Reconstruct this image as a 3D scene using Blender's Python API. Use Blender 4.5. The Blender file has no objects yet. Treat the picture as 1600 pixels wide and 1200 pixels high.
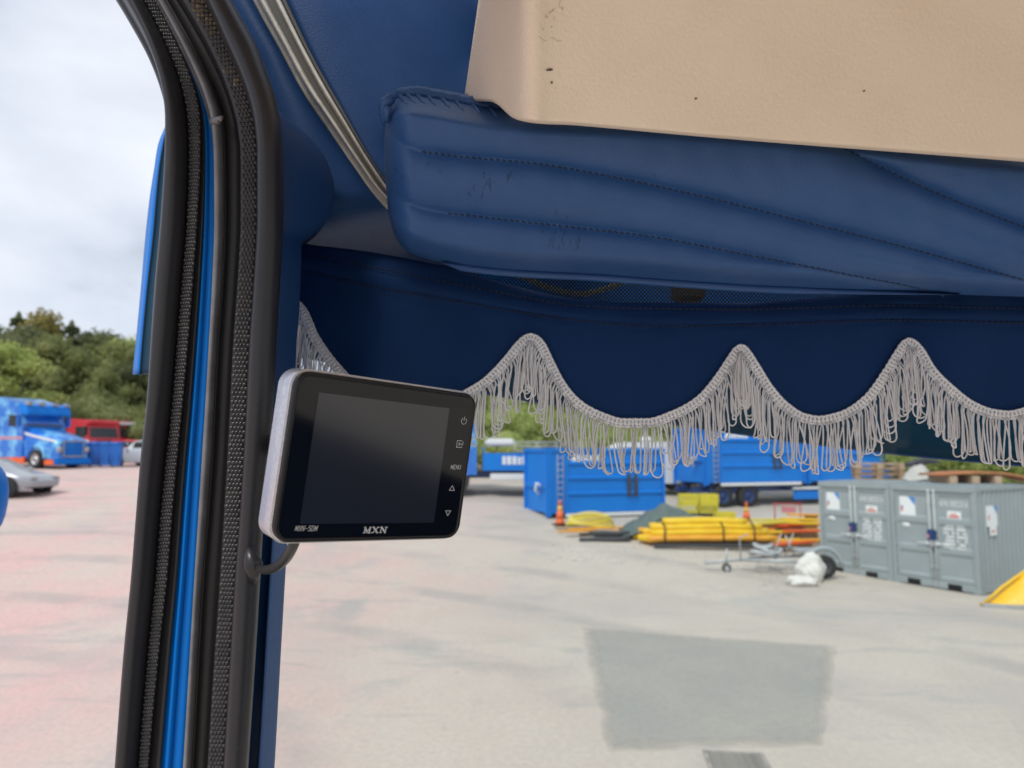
import bpy, bmesh, math, random
import numpy as np
from mathutils import Vector, Matrix

rnd = random.Random(11)
nrng = np.random.default_rng(5)
PI = math.pi
SC = bpy.context.scene
COL = SC.collection

# ------------------------------------------------------------------ camera
FPX = 1109.0                       # focal length in pixels of a 1600 px wide frame
PITCH = math.radians(5.4)
CAM = Vector((0, 0, 3.05))
cd = bpy.data.cameras.new('camera')
cd.sensor_width = 36.0
cd.lens = 36.0 * FPX / 1600.0
cd.clip_start = 0.01
cd.clip_end = 3000
cd.dof.use_dof = True
cd.dof.focus_distance = 0.64
cd.dof.aperture_fstop = 7.2
co = bpy.data.objects.new('camera', cd)
COL.objects.link(co)
co.location = CAM
co.rotation_euler = (PI / 2 + PITCH, 0, 0)
SC.camera = co
FWD = Vector((0, math.cos(PITCH), math.sin(PITCH)))
UPV = Vector((0, -math.sin(PITCH), math.cos(PITCH)))
RGT = Vector((1, 0, 0))

# ------------------------------------------------------------------ sky, sun, exposure
SUN_EL, SUN_ROT = math.radians(52), math.radians(150)
w = bpy.data.worlds.new('World')
SC.world = w
w.use_nodes = True
nt = w.node_tree
for n in list(nt.nodes):
    nt.nodes.remove(n)
out = nt.nodes.new('ShaderNodeOutputWorld')
bg = nt.nodes.new('ShaderNodeBackground')
bg.inputs['Strength'].default_value = 0.1
sky = nt.nodes.new('ShaderNodeTexSky')
sky.sky_type = 'NISHITA'
sky.sun_disc = False
sky.sun_elevation = SUN_EL
sky.sun_rotation = SUN_ROT
tc = nt.nodes.new('ShaderNodeTexCoord')
mp = nt.nodes.new('ShaderNodeMapping')
mp.inputs['Scale'].default_value = (1.0, 1.0, 1.7)
mp.inputs['Location'].default_value = (0.35, 0.15, 0.1)
nz = nt.nodes.new('ShaderNodeTexNoise')
nz.inputs['Scale'].default_value = 2.3
nz.inputs['Detail'].default_value = 7
nz.inputs['Roughness'].default_value = 0.52
nz.inputs['Distortion'].default_value = 0.15
rp = nt.nodes.new('ShaderNodeValToRGB')
rp.color_ramp.elements[0].position = 0.38
rp.color_ramp.elements[0].color = (2.9, 3.2, 3.8, 1)
rp.color_ramp.elements[1].position = 0.66
rp.color_ramp.elements[1].color = (6.1, 6.35, 6.8, 1)
e = rp.color_ramp.elements.new(0.50)
e.color = (4.7, 5.05, 5.75, 1)
mx = nt.nodes.new('ShaderNodeMixRGB')
mx.inputs['Fac'].default_value = 0.93
L = nt.links.new
L(tc.outputs['Generated'], mp.inputs['Vector'])
L(mp.outputs['Vector'], nz.inputs['Vector'])
L(nz.outputs['Fac'], rp.inputs['Fac'])
L(sky.outputs['Color'], mx.inputs['Color1'])
L(rp.outputs['Color'], mx.inputs['Color2'])
L(mx.outputs['Color'], bg.inputs['Color'])
L(bg.outputs['Background'], out.inputs['Surface'])

sd = bpy.data.lights.new('sun', 'SUN')
sd.energy = 1.5
sd.angle = math.radians(14)
sd.color = (1.0, 0.96, 0.9)
so = bpy.data.objects.new('sun', sd)
COL.objects.link(so)
# sun behind and to the left of the camera
sdir = Vector((math.sin(SUN_ROT) * math.cos(SUN_EL) * -1, math.cos(SUN_ROT) * math.cos(SUN_EL), math.sin(SUN_EL)))
so.rotation_euler = (-sdir).to_track_quat('-Z', 'Y').to_euler()
so.location = (0, 0, 40)
vs = SC.view_settings
vs.view_transform = 'Standard'
vs.look = 'None'
vs.gamma = 1.0
vs.exposure = 0.66
SC.cycles.use_denoising = True
SC.cycles.max_bounces = 10
SC.cycles.diffuse_bounces = 6
SC.cycles.transparent_max_bounces = 24
SC.cycles.sample_clamp_indirect = 6

# ------------------------------------------------------------------ helpers
def P(px, py, d):
    """point at depth d (along the viewing axis) on the sight line through pixel px, py"""
    return CAM + FWD * d + RGT * ((px - 800) / FPX * d) + UPV * ((600 - py) / FPX * d)

RS = np.array([-50, 12.5, 14, 16, 18, 20, 22, 24, 28, 33, 40, 49, 60, 80, 120, 3000.])
RZ = np.array([0, 0, .01, .06, .2, .38, .54, .70, 1.06, 1.50, 1.88, 2.15, 2.35, 2.55, 2.8, 2.8])
def rise(x, y):
    s = y - .35 * x
    return float(np.interp(s, RS, RZ))
def G(px, Y):
    """ground point under pixel column px at distance Y"""
    x = 0.0
    for _ in range(4):
        z = rise(x, Y)
        dd = Y * math.cos(PITCH) + (z - CAM.z) * math.sin(PITCH)
        x = (px - 800) / FPX * dd
    return Vector((x, Y, rise(x, Y)))
def GP(px, py, Y):
    """upright point at horizontal distance Y seen at pixel px, py"""
    v = (600 - py) / FPX
    dz = math.sin(PITCH) + v * math.cos(PITCH)
    dy = math.cos(PITCH) - v * math.sin(PITCH)
    t = Y / dy
    return Vector(((px - 800) / FPX * t, Y, CAM.z + dz * t))

def curve(tab):
    """smooth monotone interpolation through a table of (t, value)"""
    tab = sorted(tab)
    t = np.array([a for a, b in tab], float); v = np.array([b for a, b in tab], float)
    h = np.diff(t); s = np.diff(v) / h
    m = np.zeros(len(t)); m[0] = s[0]; m[-1] = s[-1]
    for i in range(1, len(t) - 1):
        m[i] = 0 if s[i - 1] * s[i] <= 0 else (h[i - 1] + h[i]) / (h[i] / s[i - 1] + h[i - 1] / s[i])
    def f(x):
        if x <= t[0]: return float(v[0] + m[0] * (x - t[0]))
        if x >= t[-1]: return float(v[-1] + m[-1] * (x - t[-1]))
        i = int(np.searchsorted(t, x) - 1)
        u = (x - t[i]) / h[i]
        return float((2*u**3-3*u**2+1)*v[i] + (u**3-2*u**2+u)*h[i]*m[i] + (-2*u**3+3*u**2)*v[i+1] + (u**3-u**2)*h[i]*m[i+1])
    return f

def sm(a, b, x):
    t = min(1, max(0, (x - a) / (b - a)))
    return t * t * (3 - 2 * t)

def link(name, me, parent=None, smooth=True):
    o = bpy.data.objects.new(name, me)
    COL.objects.link(o)
    if parent is not None:
        o.parent = parent
        o.matrix_parent_inverse = world_of(parent).inverted()
    return o
def world_of(o):
    m = Matrix.LocRotScale(o.location, o.rotation_euler, o.scale)
    if o.parent is not None:
        return world_of(o.parent) @ o.matrix_parent_inverse @ m
    return m
def tag(o, label=None, cat=None, group=None, kind=None):
    if label: o['label'] = label
    if cat: o['category'] = cat
    if group: o['group'] = group
    if kind: o['kind'] = kind
    return o
def thing(name, label, cat, loc=(0, 0, 0), rz=0.0, group=None):
    o = bpy.data.objects.new(name, None)
    COL.objects.link(o)
    o.empty_display_size = .1
    o.location = loc
    o.rotation_euler = (0, 0, rz)
    return tag(o, label, cat, group)
def kids(o):
    return [c for c in COL.objects if c.parent == o]
def copy_tree(o, parent=None):
    c = o.copy()
    COL.objects.link(c)
    if parent is not None: c.parent = parent
    for ch in kids(o): copy_tree(ch, c)
    return c

class MB:
    """collects simple shapes and links them as one mesh object"""
    def __init__(s): s.v = []; s.f = []; s.sm = []
    def add(s, vs_, fs, smooth=False):
        b = len(s.v)
        s.v += [tuple(q) for q in vs_]
        s.f += [tuple(b + i for i in f) for f in fs]
        s.sm += [smooth] * len(fs)
        return s
    def box(s, a, b, m=None, c=0.0):
        (x0, y0, z0), (x1, y1, z1) = a, b
        x0, x1 = min(x0, x1), max(x0, x1); y0, y1 = min(y0, y1), max(y0, y1); z0, z1 = min(z0, z1), max(z0, z1)
        if c:
            bm = bmesh.new()
            bmesh.ops.create_cube(bm, size=1)
            bmesh.ops.scale(bm, vec=(x1-x0, y1-y0, z1-z0), verts=bm.verts)
            bmesh.ops.translate(bm, vec=((x0+x1)/2, (y0+y1)/2, (z0+z1)/2), verts=bm.verts)
            bmesh.ops.bevel(bm, geom=bm.edges[:], offset=c, segments=2, affect='EDGES')
            bm.verts.index_update()
            pts = [q.co.copy() for q in bm.verts]; fs = [[q.index for q in f.verts] for f in bm.faces]
            bm.free()
            if m is not None: pts = [m @ q for q in pts]
            return s.add(pts, fs)
        pts = [Vector(q) for q in ((x0,y0,z0),(x1,y0,z0),(x1,y1,z0),(x0,y1,z0),(x0,y0,z1),(x1,y0,z1),(x1,y1,z1),(x0,y1,z1))]
        if m is not None: pts = [m @ q for q in pts]
        return s.add(pts, [(0,3,2,1),(4,5,6,7),(0,1,5,4),(1,2,6,5),(2,3,7,6),(3,0,4,7)])
    def tube(s, pts, r, n=6, caps=True, smooth=True):
        pts = [Vector(p) for p in pts]
        rr = r if isinstance(r, (list, tuple)) else [r] * len(pts)
        rings = []; prev = None
        for i, p in enumerate(pts):
            t = (pts[min(i + 1, len(pts) - 1)] - pts[max(i - 1, 0)])
            t = t.normalized() if t.length > 1e-9 else Vector((0, 0, 1))
            if prev is None:
                a = t.orthogonal().normalized()
            else:
                a = prev - t * prev.dot(t)
                a = a.normalized() if a.length > 1e-6 else t.orthogonal().normalized()
            prev = a
            b = t.cross(a)
            rings.append([p + (a * math.cos(2*PI*k/n) + b * math.sin(2*PI*k/n)) * rr[i] for k in range(n)])
        vs_ = [q for r_ in rings for q in r_]
        fs = [(i*n+k, i*n+(k+1) % n, (i+1)*n+(k+1) % n, (i+1)*n+k) for i in range(len(pts)-1) for k in range(n)]
        if caps:
            fs += [tuple(range(n))[::-1], tuple((len(pts)-1)*n + k for k in range(n))]
        return s.add(vs_, fs, smooth)
    def prism(s, poly, h, m=None):
        """polygon in the local xz plane pushed along local y from 0 to h"""
        n = len(poly)
        pts = [Vector((x, 0, z)) for x, z in poly] + [Vector((x, h, z)) for x, z in poly]
        if m is not None: pts = [m @ q for q in pts]
        return s.add(pts, [tuple(range(n)), tuple(range(2*n-1, n-1, -1))] + [((k+1) % n, k, n+k, n+(k+1) % n) for k in range(n)])
    def lathe(s, prof, m=None, n=20, smooth=True, caps=True):
        """profile of (radius, z) turned about z"""
        pts = [Vector((r*math.cos(2*PI*k/n), r*math.sin(2*PI*k/n), z)) for r, z in prof for k in range(n)]
        if m is not None: pts = [m @ q for q in pts]
        fs = [(i*n+k, i*n+(k+1) % n, (i+1)*n+(k+1) % n, (i+1)*n+k) for i in range(len(prof)-1) for k in range(n)]
        if caps: fs += [tuple(range(n))[::-1], tuple((len(prof)-1)*n+k for k in range(n))]
        return s.add(pts, fs, smooth)
    def grid(s, rows, back=None, smooth=True):
        """rows of points; with back (a vector) it becomes a closed slab"""
        R, C = len(rows), len(rows[0])
        vs_ = [p for r in rows for p in r]
        fs = [(i*C+j, i*C+j+1, (i+1)*C+j+1, (i+1)*C+j) for i in range(R-1) for j in range(C-1)]
        if back is not None:
            N = R * C
            vs_ = vs_ + [Vector(p) + back for p in vs_]
            fs += [tuple(N + q for q in f[::-1]) for f in fs]
            border = [(0, j) for j in range(C)] + [(i, C-1) for i in range(1, R)] + [(R-1, j) for j in range(C-2, -1, -1)] + [(i, 0) for i in range(R-2, 0, -1)]
            ids = [i*C+j for i, j in border]
            fs += [(ids[k], ids[(k-1)], N+ids[k-1], N+ids[k]) for k in range(len(ids))]
        return s.add(vs_, fs, smooth)
    def mesh(s, name, mat):
        me = bpy.data.meshes.new(name)
        me.from_pydata(s.v, [], s.f)
        me.polygons.foreach_set('use_smooth', s.sm)
        for m_ in (mat if isinstance(mat, (list, tuple)) else [mat]): me.materials.append(m_)
        me.update()
        return me
    def build(s, name, mat, parent=None):
        """vertices are in the parent's local space"""
        o = bpy.data.objects.new(name, s.mesh(name, mat))
        COL.objects.link(o)
        if parent is not None: o.parent = parent
        return o

def MT(loc=(0, 0, 0), rz=0, rx=0, ry=0):
    return Matrix.Translation(loc) @ Matrix.Rotation(rz, 4, 'Z') @ Matrix.Rotation(ry, 4, 'Y') @ Matrix.Rotation(rx, 4, 'X')

# ------------------------------------------------------------------ materials
def mat(name, col, rough=.5, metal=0., spec=.5, coat=0., col2=None, nscale=8., ndetail=4., lo=.4, hi=.62, bump=None, bump2=None, stretch=None, sheen=0, generated=False, rlo=None):
    m = bpy.data.materials.new(name)
    m.use_nodes = True
    t = m.node_tree
    b = t.nodes['Principled BSDF']
    b.inputs['Base Color'].default_value = (*col, 1)
    b.inputs['Roughness'].default_value = rough
    b.inputs['Metallic'].default_value = metal
    b.inputs['Specular IOR Level'].default_value = spec
    b.inputs['Coat Weight'].default_value = coat
    b.inputs['Coat Roughness'].default_value = .08
    if sheen: b.inputs['Sheen Weight'].default_value = sheen
    c = t.nodes.new('ShaderNodeTexCoord')
    vec = c.outputs['Generated' if generated else 'Object']
    if stretch:
        mm = t.nodes.new('ShaderNodeMapping')
        mm.inputs['Scale'].default_value = stretch
        t.links.new(vec, mm.inputs['Vector'])
        vec = mm.outputs['Vector']
    if col2 is not None:
        n = t.nodes.new('ShaderNodeTexNoise')
        n.inputs['Scale'].default_value = nscale
        n.inputs['Detail'].default_value = ndetail
        n.inputs['Roughness'].default_value = .6
        r = t.nodes.new('ShaderNodeMapRange')
        r.inputs['From Min'].default_value = lo
        r.inputs['From Max'].default_value = hi
        x = t.nodes.new('ShaderNodeMixRGB')
        x.inputs['Color1'].default_value = (*col, 1)
        x.inputs['Color2'].default_value = (*col2, 1)
        t.links.new(vec, n.inputs['Vector'])
        t.links.new(n.outputs['Fac'], r.inputs['Value'])
        t.links.new(r.outputs['Result'], x.inputs['Fac'])
        t.links.new(x.outputs['Color'], b.inputs['Base Color'])
        if rlo is not None:
            q = t.nodes.new('ShaderNodeMapRange')
            q.inputs['To Min'].default_value = rough; q.inputs['To Max'].default_value = rlo
            t.links.new(r.outputs['Result'], q.inputs['Value'])
            t.links.new(q.outputs['Result'], b.inputs['Roughness'])
    prev = None
    for bp in (bump, bump2):
        if not bp: continue
        kind, sc, strength, dist = bp
        n = t.nodes.new('ShaderNodeTexVoronoi' if kind == 'voronoi' else 'ShaderNodeTexNoise')
        n.inputs['Scale'].default_value = sc
        if kind != 'voronoi': n.inputs['Detail'].default_value = 5
        u = t.nodes.new('ShaderNodeBump')
        u.inputs['Strength'].default_value = strength
        u.inputs['Distance'].default_value = dist
        t.links.new(vec, n.inputs['Vector'])
        t.links.new(n.outputs['Distance' if kind == 'voronoi' else 'Fac'], u.inputs['Height'])
        if prev is not None: t.links.new(prev.outputs['Normal'], u.inputs['Normal'])
        prev = u
    if prev is not None: t.links.new(prev.outputs['Normal'], b.inputs['Normal'])
    return m

M = {}
M['blue_leather'] = mat('blue_leather', (.026, .090, .255), .44, spec=.42, col2=(.033, .103, .28), nscale=9, bump=('voronoi', 520, .22, .0012), bump2=('noise', 60, .12, .003))
M['blue_trim'] = mat('blue_trim', (.009, .046, .150), .52, spec=.3, col2=(.012, .054, .165), nscale=12, bump=('voronoi', 620, .2, .001))
M['velour'] = mat('velour', (.006, .029, .104), .75, spec=.15, col2=(.007, .034, .116), nscale=14, bump=('noise', 900, .12, .0008), bump2=('noise', 14, .25, .006))
M['thread'] = mat('thread', (.006, .015, .050), .7)
M['beige_leather'] = mat('beige_leather', (.93, .79, .62), .5, col2=(.90, .75, .58), nscale=7, bump=('voronoi', 360, .32, .0014), bump2=('noise', 45, .14, .003))
M['scuff'] = mat('scuff', (.10, .075, .07), .7, col2=(.2, .15, .13), nscale=300)
M['rubber'] = mat('rubber', (.023, .023, .027), .36, col2=(.085, .085, .085), nscale=330, ndetail=3, lo=.69, hi=.76, bump=('noise', 420, .12, .0006))
M['rubber_grey'] = mat('rubber_grey', (.15, .15, .165), .24, spec=.8, col2=(.20, .20, .215), nscale=30, bump=('noise', 300, .1, .0006))
M['rubber_grip'] = mat('rubber_grip', (.026, .026, .028), .30, col2=(.045, .044, .045), nscale=60, ndetail=6)
M['worn_rubber'] = mat('worn_rubber', (.22, .17, .115), .8, col2=(.06, .05, .04), nscale=240)
M['blue_paint'] = mat('blue_paint', (.0005, .17, .62), .45, spec=.2, col2=(.001, .18, .63), nscale=4)
M['dark_visor'] = mat('dark_visor', (.002, .034, .072), .35, spec=.15, col2=(.003, .040, .080), nscale=5)
M['chrome_trim'] = mat('chrome_trim', (.66, .63, .56), .42, metal=.2, col2=(.52, .49, .43), nscale=60, stretch=(1, 1, 1), bump=('noise', 400, .06, .0004))
M['dark_strip'] = mat('dark_strip', (.075, .072, .064), .5)
M['alu'] = mat('alu', (.74, .74, .79), .36, metal=.8, col2=(.64, .64, .70), nscale=420, ndetail=8, rlo=.48, bump=('noise', 700, .12, .0003))
M['gloss_black'] = mat('gloss_black', (.004, .004, .005), .16, spec=.5)
M['bezel_glass'] = mat('bezel_glass', (.0035, .0038, .0045), .06, spec=.5)
M['screen_glass'] = mat('screen_glass', (.016, .018, .023), .13, spec=1.0)
M['silver_print'] = mat('silver_print', (.6, .6, .61), .5)
M['cord'] = mat('cord', (.87, .88, .89), .55, sheen=.3, col2=(.80, .80, .80), nscale=300)
M['black'] = mat('black', (.006, .006, .007), .6)
M['black_plastic'] = mat('black_plastic', (.02, .02, .022), .4, bump=('noise', 500, .1, .0004))
M['shade_roof_lining'] = mat('shade_roof_lining', (.5, .42, .34), .8)
M['bounce_beige'] = mat('bounce_beige', (.70, .61, .46), .9)  # pale so that the added floor throws warm light onto the lining
M['polished'] = mat('polished', (.9, .89, .86), .2, metal=.6)
M['leather_line'] = mat('leather_line', (.014, .040, .11), .6)
M['beige_line'] = mat('beige_line', (.40, .31, .235), .7)
M['pit_grey'] = mat('pit_grey', (.07, .07, .07), .9)
M['dark_brown'] = mat('dark_brown', (.06, .045, .035), .7)
M['tube_white'] = mat('tube_white', (.30, .29, .25), .4)
# outside
M['container_grey'] = mat('container_grey', (.30, .348, .362), .5, col2=(.34, .385, .40), nscale=1.5, ndetail=6, lo=.42, hi=.7, bump=('noise', 6, .1, .02))
M['galv'] = mat('galv', (.46, .48, .49), .45, metal=.2, col2=(.38, .40, .41), nscale=9)
M['rod_grey'] = mat('rod_grey', (.56, .60, .60), .45)
M['pocket_black'] = mat('pocket_black', (.01, .01, .012), .8)
M['white_print'] = mat('white_print', (.78, .80, .80), .6)
M['sticker_white'] = mat('sticker_white', (.8, .83, .84), .4)
M['sticker_blue'] = mat('sticker_blue', (.07, .25, .6), .4)
M['sticker_red'] = mat('sticker_red', (.6, .10, .06), .4)
M['lock_navy'] = mat('lock_navy', (.015, .045, .16), .4)
M['pink'] = mat('pink', (.6, .25, .3), .5)
M['tipper_blue'] = mat('tipper_blue', (.001, .185, .66), .5, spec=.3, col2=(.001, .205, .70), nscale=1.2, bump=('noise', 3, .08, .02))
M['white_paint'] = mat('white_paint', (.75, .77, .78), .4)
M['navy'] = mat('navy', (.012, .045, .17), .4)
M['tyre'] = mat('tyre', (.022, .022, .024), .8)
M['rim'] = mat('rim', (.5, .51, .53), .3, metal=.7)
M['glass_dark'] = mat('glass_dark', (.02, .025, .028), .08, spec=.6)
M['silver_paint'] = mat('silver_paint', (.36, .38, .41), .3, metal=.35, coat=.5)
M['pale_paint'] = mat('pale_paint', (.62, .65, .68), .3, metal=.2, coat=.5)
M['red_paint'] = mat('red_paint', (.60, .018, .035), .35, coat=.5)
M['maroon'] = mat('maroon', (.42, .02, .03), .4)
M['green_dark'] = mat('green_dark', (.02, .12, .09), .5)
M['orange'] = mat('orange', (.80, .13, .025), .5)
M['cone_orange'] = mat('cone_orange', (.85, .16, .04), .5)
M['cone_yellow'] = mat('cone_yellow', (.85, .5, .06), .5)
M['bin_blue'] = mat('bin_blue', (.012, .13, .48), .5)
M['airbrush'] = mat('airbrush', (.010, .16, .62), .3, coat=.5, col2=(.22, .58, .85), nscale=1.5, ndetail=7, lo=.46, hi=.66)
M['yellow'] = mat('yellow', (.85, .58, .02), .45, col2=(.8, .5, .015), nscale=2)
M['amber'] = mat('amber', (.82, .42, .03), .5, col2=(.78, .34, .03), nscale=5)
M['crate_yellow'] = mat('crate_yellow', (.70, .62, .06), .5)
M['straw'] = mat('straw', (.62, .52, .16), .7)
M['tarp'] = mat('tarp', (.085, .125, .118), .6, col2=(.12, .165, .155), nscale=2.5, stretch=(5, 1, 1), bump=('noise', 3, .5, .12))
M['dark_pipe'] = mat('dark_pipe', (.045, .05, .058), .5)
M['wood'] = mat('wood', (.42, .29, .18), .8, col2=(.32, .21, .13), nscale=6, stretch=(1, 8, 8))
M['wood_pale'] = mat('wood_pale', (.55, .40, .27), .8, col2=(.42, .31, .22), nscale=6, stretch=(1, 8, 8))
M['rust'] = mat('rust', (.40, .135, .055), .75, col2=(.5, .22, .10), nscale=2.5)
M['sack'] = mat('sack', (.72, .71, .67), .8, bump=('noise', 9, .6, .06))
M['plough_yellow'] = mat('plough_yellow', (.85, .52, .025), .45, col2=(.8, .62, .2), nscale=5, ndetail=7, lo=.56, hi=.66)
M['bark'] = mat('bark', (.07, .052, .04), .9)
def leafmat(name, a, b):
    m = mat(name, a, .75, spec=.25, col2=b, nscale=.42, ndetail=5, lo=.36, hi=.66)
    t = m.node_tree
    pr = t.nodes['Principled BSDF']; ou = [n for n in t.nodes if n.type == 'OUTPUT_MATERIAL'][0]
    tl = t.nodes.new('ShaderNodeBsdfTranslucent'); mxs = t.nodes.new('ShaderNodeMixShader'); mxs.inputs['Fac'].default_value = .42
    t.links.new(pr.inputs['Base Color'].links[0].from_socket, tl.inputs['Color'])
    t.links.new(pr.outputs['BSDF'], mxs.inputs[1]); t.links.new(tl.outputs['BSDF'], mxs.inputs[2]); t.links.new(mxs.outputs['Shader'], ou.inputs['Surface'])
    return m
M['leaf_dark'] = leafmat('leaf_dark', (.125, .155, .078), (.185, .21, .095))
M['leaf_mid'] = leafmat('leaf_mid', (.20, .235, .095), (.31, .335, .13))
M['leaf_light'] = leafmat('leaf_light', (.36, .44, .13), (.48, .53, .19))
M['leaf_gold'] = leafmat('leaf_gold', (.26, .25, .085), (.34, .29, .10))

# clear pane: see-through with a real fresnel reflection
gm = bpy.data.materials.new('windscreen_glass')
gm.use_nodes = True
t = gm.node_tree
for n in list(t.nodes):
    if n.type != 'OUTPUT_MATERIAL': t.nodes.remove(n)
o_ = [n for n in t.nodes if n.type == 'OUTPUT_MATERIAL'][0]
tr = t.nodes.new('ShaderNodeBsdfTransparent'); tr.inputs['Color'].default_value = (.955, .975, .965, 1)
gl = t.nodes.new('ShaderNodeBsdfGlossy'); gl.inputs['Roughness'].default_value = 0.0
fr = t.nodes.new('ShaderNodeFresnel'); fr.inputs['IOR'].default_value = 1.22
ms = t.nodes.new('ShaderNodeMixShader')
t.links.new(fr.outputs['Fac'], ms.inputs['Fac'])
t.links.new(tr.outputs['BSDF'], ms.inputs[1]); t.links.new(gl.outputs['BSDF'], ms.inputs[2])
t.links.new(ms.outputs['Shader'], o_.inputs['Surface'])
M['glass'] = gm

# yard surface: dusty concrete, pink to the left, grey to the right, worn streaks
ym = bpy.data.materials.new('yard_surface')
ym.use_nodes = True
t = ym.node_tree
b = t.nodes['Principled BSDF']
b.inputs['Roughness'].default_value = .85
b.inputs['Specular IOR Level'].default_value = .25
c = t.nodes.new('ShaderNodeTexCoord')
def ynoise(scale, st=(1, 1, 1), detail=5, rz=0., dist=0.):
    m_ = t.nodes.new('ShaderNodeMapping'); m_.inputs['Scale'].default_value = st
    m_.inputs['Rotation'].default_value = (0, 0, rz)
    n = t.nodes.new('ShaderNodeTexNoise'); n.inputs['Scale'].default_value = scale; n.inputs['Detail'].default_value = detail
    n.inputs['Roughness'].default_value = .6; n.inputs['Distortion'].default_value = dist
    t.links.new(c.outputs['Object'], m_.inputs['Vector']); t.links.new(m_.outputs['Vector'], n.inputs['Vector'])
    return n.outputs['Fac']
def yrange(v, a, b_, to0=0, to1=1):
    r = t.nodes.new('ShaderNodeMapRange')
    r.inputs['From Min'].default_value = a; r.inputs['From Max'].default_value = b_
    r.inputs['To Min'].default_value = to0; r.inputs['To Max'].default_value = to1
    t.links.new(v, r.inputs['Value'])
    return r.outputs['Result']
def ymix(fac, c1, c2, mode='MIX'):
    x = t.nodes.new('ShaderNodeMixRGB'); x.blend_type = mode
    if isinstance(fac, (int, float)): x.inputs['Fac'].default_value = fac
    else: t.links.new(fac, x.inputs['Fac'])
    for k, q in (('Color1', c1), ('Color2', c2)):
        if isinstance(q, tuple): x.inputs[k].default_value = (*q, 1)
        else: t.links.new(q, x.inputs[k])
    return x.outputs['Color']
sx = t.nodes.new('ShaderNodeSeparateXYZ'); t.links.new(c.outputs['Object'], sx.inputs['Vector'])
ad = t.nodes.new('ShaderNodeMath'); ad.operation = 'MULTIPLY_ADD'
ad.inputs[1].default_value = 7.0
t.links.new(ynoise(.13, detail=6), ad.inputs[0]); t.links.new(sx.outputs['X'], ad.inputs[2])
pinkness = yrange(ad.outputs['Value'], 5.0, -2.5)
base = ymix(pinkness, (.525, .472, .405), (.69, .455, .42))
base = ymix(yrange(ynoise(.5, (1, .7, 1), 8, .25), .42, .66, 0, .8), base, (.585, .535, .46))
base = ymix(yrange(ynoise(.30, (1, .8, 1), 8, -.35, .6), .50, .68, 0, .75), base, (.47, .42, .395))
base = ymix(yrange(ynoise(.8, (.5, 1.6, 1), 9, -.5, 1.2), .56, .70, 0, .55), base, (.33, .335, .325))
base = ymix(yrange(ynoise(14., detail=9), .42, .62, .0, .36), base, (.37, .35, .325))
base = ymix(yrange(ynoise(3.0, detail=8), .66, .72, .0, .45), base, (.27, .26, .25))
wv = t.nodes.new('ShaderNodeTexWave'); wv.wave_type = 'RINGS'; wv.rings_direction = 'Z'
wv.inputs['Scale'].default_value = .10; wv.inputs['Distortion'].default_value = 5.; wv.inputs['Detail'].default_value = 3; wv.inputs['Detail Scale'].default_value = .35
wm = t.nodes.new('ShaderNodeMapping'); wm.inputs['Location'].default_value = (9, -3, 0)
t.links.new(c.outputs['Object'], wm.inputs['Vector']); t.links.new(wm.outputs['Vector'], wv.inputs['Vector'])
mu = t.nodes.new('ShaderNodeMath'); mu.operation = 'MULTIPLY'
t.links.new(yrange(wv.outputs['Fac'], .80, .97), mu.inputs[0]); t.links.new(yrange(ynoise(.45, detail=6), .42, .62), mu.inputs[1])
m2 = t.nodes.new('ShaderNodeMath'); m2.operation = 'MULTIPLY'; m2.inputs[1].default_value = .55
t.links.new(mu.outputs['Value'], m2.inputs[0])
base = ymix(m2.outputs['Value'], base, (.36, .335, .315))
base = ymix(yrange(ynoise(.22, detail=7, dist=1.), .60, .70, 0, .6), base, (.36, .365, .36))
t.links.new(base, b.inputs['Base Color'])
bp = t.nodes.new('ShaderNodeBump'); bp.inputs['Strength'].default_value = .35; bp.inputs['Distance'].default_value = .02
t.links.new(ynoise(22., detail=7), bp.inputs['Height']); t.links.new(bp.outputs['Normal'], b.inputs['Normal'])
M['yard'] = ym
M['patch'] = mat('patch_asphalt', (.415, .415, .39), .85, spec=.25, col2=(.49, .47, .425), nscale=1.1, ndetail=9, lo=.38, hi=.68, stretch=(1, .8, 1), bump=('noise', 25, .3, .015))
# the patch has a grainy surface and dusty, feathered edges
pm_ = M['patch']; t = pm_.node_tree; b = t.nodes['Principled BSDF']
c = t.nodes.new('ShaderNodeTexCoord')
pc = b.inputs['Base Color'].links[0].from_socket
pc = ymix(yrange(ynoise(14., detail=9), .42, .62, 0, .45), pc, (.34, .335, .315))
t.links.new(pc, b.inputs['Base Color'])
at = t.nodes.new('ShaderNodeAttribute'); at.attribute_name = 'cover'
ma = t.nodes.new('ShaderNodeMath'); ma.operation = 'MULTIPLY_ADD'; ma.inputs[1].default_value = .9
t.links.new(ynoise(2.5, detail=8), ma.inputs[0]); t.links.new(at.outputs['Fac'], ma.inputs[2])
t.links.new(yrange(ma.outputs['Value'], .35, 1.25, 0, .68), b.inputs['Alpha'])
# each cord of the fringe is a little differently soiled
cm_ = M['cord']; t = cm_.node_tree; b = t.nodes['Principled BSDF']
oi = t.nodes.new('ShaderNodeObjectInfo')
cc = b.inputs['Base Color'].links[0].from_socket
cc = ymix(yrange(oi.outputs['Random'], .2, 1., 0, .55), cc, (.60, .575, .545))
t.links.new(cc, b.inputs['Base Color'])
M['gravel'] = mat('gravel_grey', (.36, .34, .31), .9, col2=(.25, .24, .22), nscale=9, ndetail=8)
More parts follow.
